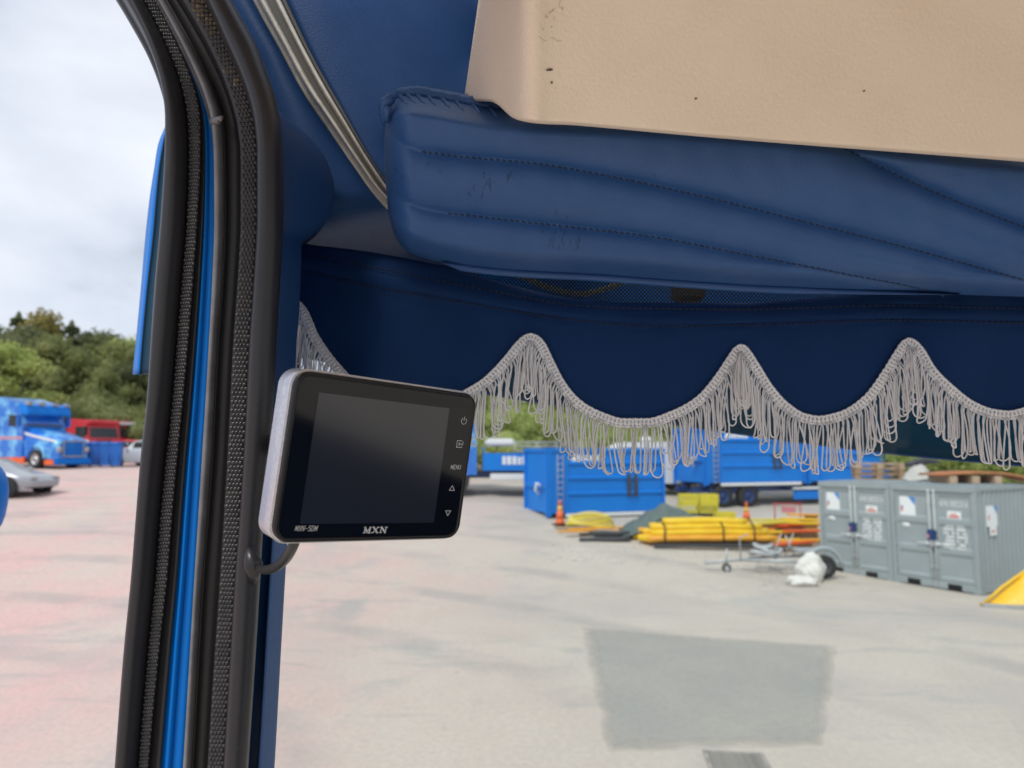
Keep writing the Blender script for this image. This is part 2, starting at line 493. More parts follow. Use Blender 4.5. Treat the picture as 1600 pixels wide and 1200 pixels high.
# ------------------------------------------------------------------ the setting
def axis_pts(lo, hi, fine_lo, fine_hi, step):
    a = list(np.arange(fine_lo, fine_hi + .01, step))
    q = step; x = fine_hi
    while x < hi: q *= 1.35; x += q; a.append(min(x, hi))
    q = step; x = fine_lo
    while x > lo: q *= 1.35; x -= q; a.insert(0, max(x, lo))
    return a
gx = axis_pts(-900, 900, -46, 34, 1.0)
gy = axis_pts(-250, 2200, 0, 70, 1.0)
g = MB()
g.grid([[Vector((x, y, rise(x, y))) for x in gx] for y in gy])
ground = tag(g.build('ground', M['yard']), kind='structure')

# newer asphalt patch round the drain, four corners read from the photograph
def on_ground(px, py):
    v = (600 - py) / FPX
    d = (RGT * ((px - 800) / FPX) + UPV * v + FWD)
    tt = -CAM.z / d.z
    q = CAM + d * tt
    for _ in range(12):
        tt = (rise(q.x, q.y) - CAM.z) / d.z
        q = CAM + d * tt
    return q
cs = [on_ground(*q) for q in ((908, 980), (1308, 1009), (1288, 1166), (948, 1176))]
rows = []
for i in range(25):
    r_ = []
    for j in range(25):
        u, v = i / 24, j / 24
        q = (cs[0]*(1-v) + cs[1]*v) * (1-u) + (cs[3]*(1-v) + cs[2]*v) * u
        q = q + Vector((.02 * math.sin(i * 1.1 + j) * (j in (0, 24)) + rnd.uniform(-.004, .004), (.008 * math.sin(j * .9) + .006 * math.sin(j * 2.3)) * (i in (0, 24)) + rnd.uniform(-.004, .004), 0))
        q.z = rise(q.x, q.y) + .006
        r_.append(q)
    rows.append(r_)
mb = MB(); mb.grid(rows)
ap = tag(mb.build('asphalt_patch', M['patch']), kind='structure')
ca = ap.data.attributes.new('cover', 'FLOAT', 'POINT')
ca.data.foreach_set('value', [min(1., .5 * min(i, j, 24 - i, 24 - j)) for i in range(25) for j in range(25)])

dc = on_ground(1152, 1192)
t_ = thing('drain_grate', 'iron drain grating set in the yard at the bottom edge of the asphalt patch', 'drain grate', dc + Vector((0, 0, .004)), -.12)
MB().box((-.30, -.24, 0), (.30, -.20, .012)).box((-.30, .20, 0), (.30, .24, .012)).box((-.30, -.20, 0), (-.26, .20, .012)).box((.26, -.20, 0), (.30, .20, .012)).build('frame', M['gravel'], t_)
MB().box((-.26, -.20, .001), (.26, .20, .003)).build('pit', M['pit_grey'], t_)
bar = MB().box((-.26, -.012, .003), (.26, .012, .012)).mesh('bar', M['gravel'])
for k in range(8):
    o = bpy.data.objects.new('bar', bar); COL.objects.link(o); o.parent = t_; o.location = (0, -.175 + k * .05, 0)

# ------------------------------------------------------------------ the cab round the camera
cab = thing('truck_cab', 'blue leather lined lorry cab around the camera, door pillar with two rubber seals and windscreen', 'truck cab', (0, 0, 0))

def strip(name, m, L, R, d, bulge=0., prof='round', y0=-160, y1=1400, step=14, cols=9, back=.03, parent=cab, dR=None, build=True):
    """a long moulding whose two edges follow the tables L and R"""
    fl, fr = curve(L), curve(R)
    fd = d if callable(d) else (lambda y: d)
    fdr = fd if dR is None else (dR if callable(dR) else (lambda y: dR))
    rows = []
    y = y0
    while y <= y1 + .1:
        a, b = P(fl(y), y, fd(y)), P(fr(y), y, fdr(y))
        row = []
        for j in range(cols):
            s = j / (cols - 1)
            if prof == 'round': s = .5 - .5 * math.cos(PI * s); h = math.sqrt(max(0, 1 - (2*s - 1) ** 2))
            elif prof == 'lip': h = min(1, s / .25, (1 - s) / .25)
            elif prof == 'left': h = math.cos(s * PI / 2)
            else: h = 0
            row.append(a.lerp(b, s) - FWD * (bulge * h))
        rows.append(row)
        y += step
    o = MB()
    o.grid(rows, back=(FWD - RGT * .42) * back)
    if build: return o.build(name, m, parent)
    return o

OL = [(-160, 95), (-60, 160), (0, 197), (75, 237), (110, 250), (150, 260), (190, 264), (240, 263), (340, 257), (440, 248), (540, 241), (640, 234), (700, 227), (800, 219), (900, 211), (1000, 201), (1197, 186), (1400, 170)]
OT = [(-160, 128), (-60, 190), (0, 225), (75, 262), (110, 276), (150, 287), (190, 293), (240, 295), (340, 292), (440, 284), (540, 276), (640, 268), (700, 261), (800, 251), (900, 243), (1000, 233), (1197, 216), (1400, 199)]
OX = [(-160, 146), (-60, 208), (0, 243), (75, 279), (110, 294), (150, 307), (190, 313), (240, 313), (340, 308), (440, 301), (540, 293), (640, 284), (700, 278), (800, 269), (900, 261), (1000, 250), (1197, 231), (1400, 214)]
IL = [(-160, 148), (-60, 210), (0, 246), (75, 286), (110, 303), (150, 319), (190, 330), (240, 334), (340, 335), (440, 332), (540, 327), (640, 321), (700, 317), (800, 311), (900, 305), (1000, 299), (1197, 287), (1400, 273)]
IR = [(-160, 160), (-60, 222), (0, 259), (75, 301), (110, 318), (150, 335), (190, 346), (240, 349), (340, 350), (440, 346), (540, 339), (640, 334), (700, 331), (800, 324), (900, 316), (1000, 310), (1197, 299), (1400, 286)]
TL_ = [(-160, 190), (-60, 252), (0, 291), (75, 332), (110, 348), (150, 362), (190, 372), (240, 377), (340, 377), (440, 372), (540, 365), (640, 360), (700, 357), (800, 351), (900, 345), (1000, 338), (1197, 325), (1400, 311)]
TR_ = [(-160, 222), (-60, 283), (0, 320), (75, 354), (110, 370), (150, 385), (190, 395), (240, 400), (340, 400), (440, 395), (540, 388), (640, 383), (700, 380), (800, 374), (900, 366), (1000, 360), (1197, 348), (1400, 334)]
BR_ = [(-160, 262), (-60, 326), (0, 362), (40, 384), (75, 403), (110, 416), (150, 430), (190, 438), (240, 442), (340, 443), (440, 438), (540, 432), (640, 427), (700, 422), (800, 413), (900, 407), (1000, 401), (1197, 388), (1400, 373)]
PR_ = [(150, 437), (177, 440), (197, 464), (223, 492), (257, 513), (293, 522), (330, 518), (353, 504), (368, 484), (376, 472), (400, 471), (480, 468), (540, 463), (600, 461), (700, 457), (800, 452), (880, 447), (1000, 440), (1197, 429), (1400, 415)]
def shift(T, k): return [(a, b + k) for a, b in T]
def mix(A, B, s):
    fb = curve(B)
    return [(a, b * (1 - s) + fb(a) * s) for a, b in A]

def grip(name, L, R, d, seal, cols, pitch, r, worn_above=None):
    """rows of little moulded studs, joined into one part of the seal"""
    fl, fr = curve(L), curve(R)
    out_, wornb = MB(), MB()
    y = -120.; k = 0
    while y < 1250:
        for j in range(cols):
            s = (j + .5 + (.5 if k % 2 else 0) - .25) / cols
            c = P(fl(y) * (1 - s) + fr(y) * s, y, d)
            dx = r * rnd.uniform(.85, 1.1)
            tgt = wornb if (worn_above and rnd.random() < (1 - sm(worn_above * .55, worn_above, y)) * .85 + (.22 if 110 < y < 160 else 0)) else out_
            pts = [c + RGT * (-dx) + UPV * (-r*.8), c + RGT * dx + UPV * (-r*.8), c + RGT * dx + UPV * r*.8, c + RGT * (-dx) + UPV * r*.8]
            top = [c + (q - c) * .45 - FWD * (r * .8) for q in pts]
            tgt.add(pts + top, [(4, 5, 6, 7), (0, 1, 5, 4), (1, 2, 6, 5), (2, 3, 7, 6), (3, 0, 4, 7)], True)
        y += pitch; k += 1
    o = out_.build('seal_grip', M['rubber_grip'], seal); o['kind'] = 'stuff'
    if wornb.v:
        o = wornb.build('worn_patch', M['worn_rubber'], seal); o['kind'] = 'stuff'; o['label'] = 'worn beige patch on the seal'

# outer seal
s1 = strip('door_seal', M['rubber'], OL, OT, .715, .020, back=.05, cols=11)
st = strip('seal_base', M['rubber'], OT, OX, .712, 0, 'flat', back=.05, cols=3, parent=s1)
grip('seal_grip', shift(OT, 1), shift(OX, -1), .712, s1, 4, 5.6, .0016)
# painted steel channel between the seals, with its ridge
strip('channel_shade', M['rubber'], OX, mix(OX, IL, .36), .722, .0, 'flat', back=.04, cols=4)  # rubber strip, the shade at the channel's left put into its dark colour
strip('pillar_channel', M['blue_paint'], mix(OX, IL, .33), IL, .726, 0, 'flat', back=.04, cols=5)
strip('channel_ridge', M['blue_paint'], mix(OX, IL, .50), mix(OX, IL, .68), .726, .006, back=.03, cols=7)
# inner seal
s2 = strip('door_seal', M['rubber'], shift(TR_, 4), BR_, .665, .018, back=.06, cols=11)
strip('seal_lip', M['rubber_grey'], IL, IR, .700, .007, 'lip', back=.06, cols=7, parent=s2)
strip('seal_hollow', M['black_plastic'], IR, TL_, .705, -.008, back=.05, cols=7, parent=s2)
strip('seal_base', M['rubber'], TL_, shift(TR_, 5), .680, 0, 'flat', back=.06, cols=3, parent=s2)
grip('seal_grip', shift(TL_, 1), shift(TR_, 1), .680, s2, 4, 6.8, .0020, worn_above=72)
# notch in the lip where the moulding is cut
MB().tube([P(331, 191, .695), P(341, 188, .692), P(347, 184, .69), P(344, 190, .69)], [.004, .004, .0025, .001], 6).build('torn_lip', M['rubber_grey'], s2)
# steel core of the pillar, closing it from outside
strip('pillar_post', M['blue_paint'], mix(OL, OT, .35), mix(BR_, PR_, .5), .80, 0, 'flat', back=.12, cols=3, y0=150, dR=.80)
strip('roof_rail', M['blue_paint'], mix(OL, OT, .95), BR_, .80, 0, 'flat', back=.12, cols=3, y0=-160, y1=150)
# leather pillar trim with the bulged head
def trim_d(y): return .70
def trim_r(y): return .755 - .02 * sm(300, 420, y) + .03 * sm(700, 1200, y)
strip('pillar_trim', M['blue_trim'], shift(BR_, -6), PR_, trim_d, .012, 'round', y0=177, cols=15, step=7, back=.05, dR=trim_r)
strip('pillar_trim', M['blue_leather'], mix(BR_, PR_, .46), PR_, .698, .005, 'left', y0=640, cols=8, back=.02, dR=.722)

# corner panel between seal and bright strip; its lower end rolls towards the windscreen
CL = [(-160, 325), (-60, 375), (0, 404), (65, 440), (142, 482), (187, 513), (257, 561), (300, 592), (320, 612), (340, 640), (360, 690), (380, 740), (420, 780)]
CR = [(-160, 366), (-60, 418), (0, 447), (90, 490), (173, 537), (247, 580), (290, 609), (320, 632)]
fl, fr = curve(shift(BR_, -8)), curve(CL)
rows = []
for i in range(60):
    y = -160 + i * (585 / 59)
    row = []
    for j in range(16):
        s = j / 15
        x = fl(y) * (1 - s) + (fr(y) + 6) * s
        d = .775 + .03 * (1 - s) * 0 + .16 * sm(300, 430, y) ** 1.2 + .012 * math.sin(s * PI)
        row.append(P(x, y, d))
    rows.append(row)
MB().grid(rows, back=FWD * .02).build('corner_panel', M['blue_trim'], cab)

# bright strip: two ribs with a dark channel
c0 = strip('bright_strip', M['chrome_trim'], CL[:9], mix(CL[:9], CR, .28), .765, .007, 'round', y1=322, step=8, back=.02)
strip('strip_channel', M['dark_strip'], mix(CL[:9], CR, .26), mix(CL[:9], CR, .62), .764, 0, 'flat', y1=318, step=8, back=.02, parent=c0)
strip('strip_rib', M['chrome_trim'], mix(CL[:9], CR, .58), mix(CL[:9], CR, .80), .762, .006, 'round', y1=316, step=8, back=.02, parent=c0)
strip('strip_rib', M['dark_strip'], mix(CL[:9], CR, .80), CR, .766, .004, 'round', y1=314, step=8, back=.02, parent=c0)

# header panel behind the cabinet, folded along a soft crease
fl = curve(CR); fc = curve([(-160, 440), (-60, 480), (20, 512), (60, 524), (170, 562), (270, 604), (340, 640)])
rows = []
for i in range(40):
    y = -160 + i * (520 / 39)
    row = []
    for j in range(24):
        s = j / 23
        x = (fl(y) - 4) * (1 - s) + 800 * s
        k = x - fc(y)
        d = .775 + (.10 * max(0, k) / 200 if k > 0 else 0) + .02 * math.exp(-(k / 26) ** 2) * 0
        soft = 18
        d = .775 + .10 / 200 * (soft * math.log1p(math.exp(max(-20, min(20, k / soft)))))
        row.append(P(x, y, d))
    rows.append(row)
MB().grid(rows, back=FWD * .02).build('header_panel', M['blue_trim'], cab)

# unseen roof added to shade the lining, unseen floor added to bounce light up
roof = MB()
roof.box((-.38, -.9, CAM.z + .45), (1.75, .60, CAM.z + .50))
roof.build('shade_roof', M['shade_roof_lining'], cab)
MB().box((-.60, -1.5, 1.30), (1.75, .62, 1.36)).build('bounce_floor', M['bounce_beige'], cab)
dm = MB(); dm.prism([(-1.5, 1.36), (.86, 1.36), (.86, CAM.z - .62), (.3, CAM.z - .50), (-.5, CAM.z - .36), (-1.5, CAM.z - .34)], .06, MT((1.76, 0, 0), rz=PI / 2))
dm.build('far_door', M['blue_trim'], cab)

# windscreen with its rubber, the tinted outside visor and its side wing
ws = []
for i, (py, d) in enumerate(((330, .945), (700, .955), (1100, .985), (1500, 1.03))):
    ws.append([P(x, py, d - .03 * ((x - 1000) / 900) ** 2) for x in np.linspace(400, 1900, 60)])
MB().grid(ws, back=FWD * .005, smooth=False).build('windscreen', M['glass'], cab)
strip('windscreen_rubber', M['rubber'], [(330, 452), (560, 455), (700, 448), (880, 438), (1400, 408)], [(330, 474), (480, 472), (575, 470), (620, 462), (700, 452), (880, 440), (1400, 410)], .90, .006, y0=330, y1=1400, back=.06)
vb = curve([(380, 546), (465, 556), (560, 574), (740, 611), (900, 637), (1100, 669), (1250, 690), (1394, 708), (1600, 727), (1900, 748)])
rows = []
for i in range(14):
    row = []
    for j in range(40):
        x = 380 + 1520 * j / 39
        v = i / 13
        y = 420 * (1 - v) + vb(x) * v
        row.append(P(x, y, 1.22 + .10 * v - .05 * ((x - 1000) / 900) ** 2))
    rows.append(row)
vis = MB(); vis.grid(rows, back=FWD * .006)
sv = vis.build('sun_visor', M['dark_visor'], cab)
rim = MB(); rim.tube([p + FWD * .003 for p in rows[-1]], .0032, 5); rim.build('visor_edge', M['navy'], sv)
# blue brackets and a pale pipe seen through the mesh
bk = MB()
bk.grid([[P(x, y, 1.10) for x in (640, 900, 1200, 1500)] for y in (380, 430, 480, 520)], back=FWD * .02)
bk.build('visor_bracket', M['blue_paint'], cab)
MB().tube([P(*q, 1.05) for q in ((800, 425), (850, 447), (885, 457), (915, 459), (945, 452), (985, 436))], .0042, 8).build('air_pipe', M['tube_white'], cab)
MB().box((-.022, -.02, -.02), (.022, .02, .02), MT(P(1075, 452, 1.05)), .006).build('lamp_bracket', M['dark_brown'], cab)
ms_ = MB()
for k in range(176):
    x0 = 660 + k * 5.6
    for q in (-1, 1):
        a, b = P(x0 - q * 32, 415, .935), P(x0 + q * 32, 485, .935)
        n = RGT * .0015
        ms_.add([a - n, a + n, b + n, b - n], [(0, 1, 2, 3)])
o = ms_.build('vent_mesh', M['black'], cab); o['kind'] = 'stuff'
# side wing of the outside visor, left of the pillar
WL = [(186, 263), (200, 257), (225, 247), (262, 241), (300, 235), (360, 228), (450, 220), (525, 213), (586, 207)]
WM = [(186, 264), (200, 261), (225, 256), (262, 250), (300, 246), (360, 241), (450, 231), (525, 224), (585, 219)]
fL, fM = curve(WL), curve(WM)
rows, rin = [], []
for i in range(40):
    y = 186 + 399 * i / 39
    rows.append([P(fL(y), y, 1.02), P((fL(y) + fM(y)) / 2, y, 1.0), P(fM(y), y, .985)])
    rin.append([P(fM(y), y, .985), P(fM(y) + 26, y - 2, .96), P(fM(y) + 60, y - 4, .93)])
wg = MB().grid(rows, back=FWD * .01 + RGT * .004).build('visor_wing', M['blue_paint'], cab)
MB().grid(rin, back=FWD * .008).build('wing_lining', M['dark_visor'], wg)
MB().tube([r_[0] for r_ in rin], .0014, 5).build('wing_gasket', M['black'], wg)

# rounded mirror housing at the left edge of the view
mbh = bmesh.new()
bmesh.ops.create_uvsphere(mbh, u_segments=32, v_segments=20, radius=1)
for v in mbh.verts:
    f = lambda q, p: math.copysign(abs(q) ** p, q)
    v.co = Vector((f(v.co.x, .7) * .10, f(v.co.y, .8) * .085, f(v.co.z, .75) * .082))
me = bpy.data.meshes.new('mirror_housing'); mbh.to_mesh(me); mbh.free()
me.polygons.foreach_set('use_smooth', [True] * len(me.polygons)); me.materials.append(M['blue_paint'])
o = bpy.data.objects.new('mirror_housing', me); COL.objects.link(o); o.parent = cab
o.location = P(-113, 782, 1.1); o.rotation_euler = (0, .08, 0)
# ------------------------------------------------------------------ padded shelf
S1 = curve([(603, 196), (612, 208), (633, 227), (697, 242), (780, 250), (840, 256), (935, 272), (1077, 302), (1267, 349), (1410, 385), (1598, 437), (1760, 480)])
S2 = curve([(603, 285), (620, 305), (670, 328), (747, 338), (840, 349), (1006, 368), (1172, 399), (1315, 427), (1457, 456), (1500, 470)])
S3 = curve([(1240, 196), (1325, 235), (1362, 254), (1457, 299), (1598, 354), (1760, 415)])
PT = curve([(600, 205), (603, 178), (608, 160), (616, 150), (640, 143), (700, 151), (735, 158), (790, 166), (1000, 176), (1600, 236), (1760, 252)])
PB = curve([(600, 260), (604, 310), (608, 335), (614, 360), (622, 378), (636, 392), (660, 402), (700, 412), (950, 433), (1200, 450), (1480, 460), (1600, 464), (1760, 472)])
pads = thing('padded_shelf', 'blue quilted leather shelf front with diagonal stitched seams under the beige cabinet', 'padded shelf', P(1100, 460, .66))
def in_local(o, pts_rows):
    return [[p - o.location for p in r_] for r_ in pts_rows]
def pad_depth(x, y, puff=True):
    t_, b_ = PT(x), PB(x)
    v = min(1, max(0, (y - t_) / max(1, b_ - t_)))
    d = .640 + .075 * max(0, .16 - v) / .16 * (max(0, .16 - v) / .16) + .055 * v ** 1.5 + .06 * (max(0, v - .86) / .14) ** 2
    s = min(1, max(0, (x - 600) / 46))
    d += .09 * (1 - math.sqrt(max(0, 1 - (1 - s) ** 2)))
    if puff:
        dist = 1e9
        for F, a, b in ((S1, 603, 1760), (S2, 603, 1480), (S3, 1240, 1760)):
            if a <= x <= b: dist = min(dist, abs(y - F(x)) * .93)
        for q in (t_, b_): dist = min(dist, abs(y - q) + 12)
        if x < 690: dist = dist + (690 - x) * .12
        d -= .0145 * (1 - math.exp(-dist / 17.))
        d += .0005 * math.sin(x * .045 + y * .02) + .0003 * math.sin(x * .11 - y * .05)
    return d
xs = sorted(set([600 + 1.6 * k * 1.0 for k in range(30)] + list(np.linspace(650, 1760, 230))))
rows = []
NV = 84
for i in range(NV):
    v = i / (NV - 1)
    rows.append([P(x, PT(x) * (1 - v) + PB(x) * v, pad_depth(x, PT(x) * (1 - v) + PB(x) * v)) for x in xs])
pad = MB().grid(in_local(pads, rows), back=FWD * .07 + UPV * .035).build('pad', M['blue_leather'], pads)
# stitches: short sunk threads
sb = MB()
for F, a, b in ((S1, 660, 1740), (S2, 700, 1470), (S3, 1300, 1740)):
    x = a
    while x < b:
        y0, y1 = F(x), F(x + 6)
        p, q = P(x, y0, pad_depth(x, y0) - .0012), P(x + 6, y1 + 1.2, pad_depth(x + 6, y1) - .0002)
        sb.tube([p - pads.location, (p + q) / 2 - FWD * .0006 - pads.location, q - pads.location], .0009, 5)
        x += 9.6
o = sb.build('stitching', M['leather_line'], pads); o['kind'] = 'stuff'
# gathered seam along the top left edge and its frayed end
sg = MB()
pts = [P(x, PT(x) + 2 + rnd.uniform(-1, 1), pad_depth(x, PT(x) + 3) - .006) - pads.location for x in np.arange(607, 800, 5.)]
sg.tube(pts, [.0055 + rnd.uniform(-.0008, .0012) for _ in pts], 7)
sg.build('piping', M['blue_leather'], pads)
gb = MB()
for x in (628, 640, 655, 672, 694, 715, 742, 768):
    y = PT(x) + 5
    a = P(x - 3, y, pad_depth(x, y) - .004); b = P(x + 5, y + 9, pad_depth(x + 5, y + 9) - .001); c2 = P(x + 10, y + 17, pad_depth(x + 10, y + 17) + .003)
    gb.tube([q - pads.location for q in (a, b, c2)], [.0022, .0018, .0006], 6)
gb.build('seam_pucker', M['blue_leather'], pads)
fb = MB()
fb.tube([P(612, 152, .66) - pads.location, P(603, 160, .66) - pads.location, P(600, 172, .665) - pads.location, P(601, 186, .67) - pads.location, P(598, 196, .675) - pads.location], [.005, .006, .005, .004, .001], 7)
fb.tube([P(606, 166, .655) - pads.location, P(604, 182, .66) - pads.location, P(606, 192, .665) - pads.location], [.004, .003, .001], 6)
fb.build('frayed_end', M['blue_leather'], pads)
# the board lip below the pad
lip = MB()
xs2 = np.linspace(692, 1500, 60)
rows = [[P(x, PB(x) + dy_ * min(1, (x - 688) / 30) * max(.05, min(1, (1500 - x) / 260)), d_) for x in xs2] for dy_, d_ in ((-4, .735), (3, .732), (8, .742))]
lip.grid(in_local(pads, rows), back=FWD * .03 + UPV * .012)
lip.build('shelf_board', M['blue_leather'], pads)
# fine cracks in the leather
cr = MB()
for x, y, n, ln in ((770, 280, 4, 14), (748, 300, 3, 10), (735, 322, 2, 6), (795, 275, 3, 12), (690, 265, 2, 10), (640, 275, 2, 8), (880, 372, 5, 14), (895, 385, 4, 10), (868, 352, 3, 9), (880, 335, 2, 8), (1010, 262, 1, 5)):
    for k in range(n):
        xx, yy = x + rnd.uniform(-22, 22), y + rnd.uniform(-14, 14)
        pts = []
        for q in range(4):
            pts.append(P(xx, yy, pad_depth(xx, yy) - .0003) - pads.location)
            xx += rnd.uniform(-4, 3); yy += ln / 3 * rnd.uniform(.5, 1.2)
        cr.tube(pts, .00022, 4)
o = cr.build('leather_crack', M['leather_line'], pads); o['kind'] = 'stuff'

# ------------------------------------------------------------------ beige overhead cabinet
cabn = thing('overhead_cabinet', 'beige leather covered overhead cabinet above the blue padded shelf', 'overhead cabinet', P(1150, 240, .6))
CB = curve([(726, 148), (735, 155), (748, 159), (766, 159), (778, 164), (790, 175), (801, 184), (815, 189), (900, 196), (1100, 214), (1600, 253), (1760, 266)])
def cab_d(x):
    s = min(1, max(0, (x - 726) / 120))
    return .560 + .15 * (1 - s) ** 1.6 - .0 + .02 * (x - 846) / 900 * (x > 846)
xs = list(np.linspace(726, 800, 26)) + list(np.linspace(806, 860, 12)) + list(np.linspace(880, 1760, 60))
rows = []
ys = [0, .003, .006, .010, .014, .02, .035, .06, .1] + list(np.linspace(.16, 1, 16))
for v in ys:
    row = []
    for x in xs:
        lean = 22 * max(0, 1 - (x - 726) / 90)
        y = CB(x) * (1 - v) - 190 * v
        xx = x + lean * (CB(x) - y) / 150
        d = cab_d(x) + .010 * max(0, 1 - v / .018) ** 2 - .014 * math.exp(-((x - 815) / 30) ** 2)
        d += .0014 * math.sin(x * .021) * math.sin(y * .03) - .055 * v
        row.append(P(xx, y, d))
    rows.append(row)
MB().grid(in_local(cabn, rows), back=FWD * .20 + UPV * .13).build('front_panel', M['beige_leather'], cabn)
def cab_pt(x, y):
    b_ = CB(x); v = (b_ - y) / (b_ + 190)
    return P(x, y, cab_d(x) - .055 * v - .0004 - .014 * math.exp(-((x - 815) / 30) ** 2) + .0014 * math.sin(x * .021) * math.sin(y * .03)) - cabn.location
def scuff(x, y, rx, ry, mt='scuff'):
    n = 11
    pts = [cab_pt(x + rx * math.cos(2*PI*k/n) * rnd.uniform(.7, 1.2), y + ry * math.sin(2*PI*k/n) * rnd.uniform(.7, 1.2)) - FWD * .0006 for k in range(n)]
    back = [p + FWD * .003 for p in pts]
    MB().add(pts + back, [tuple(range(n))] + [(k, n+k, n+(k+1) % n, (k+1) % n) for k in range(n)]).build('scuff_mark', M[mt], cabn)
scuff(859, 109, 5.5, 2.0); scuff(862, 129, 2, 2); scuff(1087, 154, 2.2, 1.4); scuff(1350, 142, 1.8, 1.2)
ck = MB()
for k in range(11):
    x, y = rnd.uniform(838, 892), rnd.uniform(5, 60)
    pts = []
    for q in range(4):
        pts.append(cab_pt(x, y) - FWD * .0002); x += rnd.uniform(-1, 6); y += rnd.uniform(-5, 5)
    ck.tube(pts, .00012, 4)
o = ck.build('leather_crack', M['beige_line'], cabn); o['kind'] = 'stuff'

# ------------------------------------------------------------------ scalloped curtain with its looped fringe
cur = thing('curtain', 'navy velour windscreen curtain with a scalloped edge and grey looped fringe', 'curtain', P(1000, 480, .80))
CT = curve([(462, 377), (470, 379), (560, 391), (690, 415), (780, 440), (850, 458), (900, 467), (1000, 473), (1160, 473), (1300, 463), (1400, 454), (1600, 455), (1760, 458)])
HA = curve([(462, 392), (470, 394), (560, 412), (665, 434), (752, 451), (840, 468), (900, 477), (972, 481), (1160, 483), (1250, 481), (1390, 477), (1600, 482), (1760, 484)])
HB = curve([(462, 420), (470, 422), (560, 442), (665, 462), (752, 477), (840, 492), (900, 500), (1040, 509), (1215, 506), (1390, 500), (1600, 504), (1760, 507)])
SCP = [(462, 466), (467, 471), (477, 482), (497, 525), (515, 552), (535, 576), (565, 606), (600, 632), (640, 642), (690, 630), (727, 610), (752, 595), (772, 577), (790, 557), (808, 535), (818, 526), (828, 522), (839, 525), (850, 536), (862, 560), (880, 595), (905, 625), (940, 645), (975, 655), (1010, 655), (1050, 643), (1090, 620), (1120, 585), (1140, 555), (1148, 544), (1157, 539), (1164, 541), (1172, 550), (1185, 570), (1205, 602), (1230, 630), (1260, 648), (1280, 651), (1310, 645), (1350, 620), (1380, 580), (1400, 548), (1410, 534), (1420, 529), (1430, 533), (1440, 543), (1460, 575), (1490, 605), (1520, 628), (1550, 640), (1575, 643), (1600, 638), (1650, 615), (1690, 570), (1712, 540), (1722, 536), (1735, 545), (1760, 580)]
SE = curve(SCP)
def cur_d(x, y):
    d = .815 + .006 * math.sin(x * .0205 + .6) * sm(430, 600, y) + .003 * math.sin(x * .043 + y * .006)
    d += .05 * sm(600, 462, x)
    return d
xs = list(np.arange(462, 1762, 4.))
rows = []
NV = 30
for i in range(NV):
    v = i / (NV - 1)
    row = []
    for x in xs:
        y = CT(x) * (1 - v) + SE(x) * v
        d = cur_d(x, y)
        for F in (HA, HB):
            d += .0028 * math.exp(-((y - F(x)) / 3.2) ** 2)
        d -= .004 * sm(HB(x) + 4, HB(x) - 4, y)
        d += .012 * (1 - v) ** 8
        row.append(P(x, y, d))
    rows.append(row)
MB().grid(in_local(cur, rows), back=FWD * .004).build('fabric', M['velour'], cur)
sb = MB()
for F in (HA, HB):
    x = 466
    while x < 1750:
        sb.tube([P(x, F(x), cur_d(x, F(x)) - .0022) - cur.location, P(x + 6, F(x + 6) + .8, cur_d(x + 6, F(x + 6)) - .0016) - cur.location], .0009, 5)
        x += 9.
o = sb.build('stitching', M['thread'], cur); o['kind'] = 'stuff'

# braid: cross ribs and two edge cords along the scallops
den = []
x = 463.
while x < 1755:
    den.append((x, SE(x))); x += .5
den = np.array(den)
seg = np.r_[0, np.cumsum(np.hypot(np.diff(den[:, 0]), np.diff(den[:, 1])))]
total = seg[-1]
def along(s):
    x = float(np.interp(s, seg, den[:, 0])); y = float(np.interp(s, seg, den[:, 1]))
    x2 = float(np.interp(s + 2, seg, den[:, 0])); y2 = float(np.interp(s + 2, seg, den[:, 1]))
    x1 = float(np.interp(s - 2, seg, den[:, 0])); y1 = float(np.interp(s - 2, seg, den[:, 1]))
    tx, ty = x2 - x1, y2 - y1
    n = math.hypot(tx, ty) or 1
    return x, y, -ty / n, tx / n      # normal pointing down
BW = 13.
def edge_d(x, y): return cur_d(x, y) - .0035
br = MB()
tape = []
s = 0.
while s < total:
    x, y, nx_, ny_ = along(s)
    tape.append([P(x + nx_*BW*u, y + ny_*BW*u, edge_d(x, y) + .0006) - cur.location for u in (0, .4, .82)])
    s += 3.
br.grid(tape, back=FWD * .0012)
s = 0.
while s < total:
    x, y, nx_, ny_ = along(s)
    d = edge_d(x, y)
    sl = 2.0 if (int(s / 3.0) % 2) else -2.0
    br.tube([P(x - nx_*1.5, y - ny_*1.5, d + .0005) - cur.location, P(x + nx_*BW*.5 + sl * ny_*.6, y + ny_*BW*.5 - sl * nx_ * .6, d - .0012) - cur.location, P(x + nx_*BW, y + ny_*BW, d) - cur.location], [.0013, .0014, .0011], 5)
    s += 3.0
for off, r in ((0, .0012), (BW - 1.5, .0011), (BW * .55, .0010)):
    pts = []
    s = 0.
    while s < total:
        x, y, nx_, ny_ = along(s)
        wob = math.sin(s * 1.4) * .8
        pts.append(P(x + nx_ * (off + wob), y + ny_ * (off + wob), edge_d(x, y) - .0012) - cur.location)
        s += 3.
    br.tube(pts, r, 5)
braid = br.build('fringe_braid', M['cord'], cur)
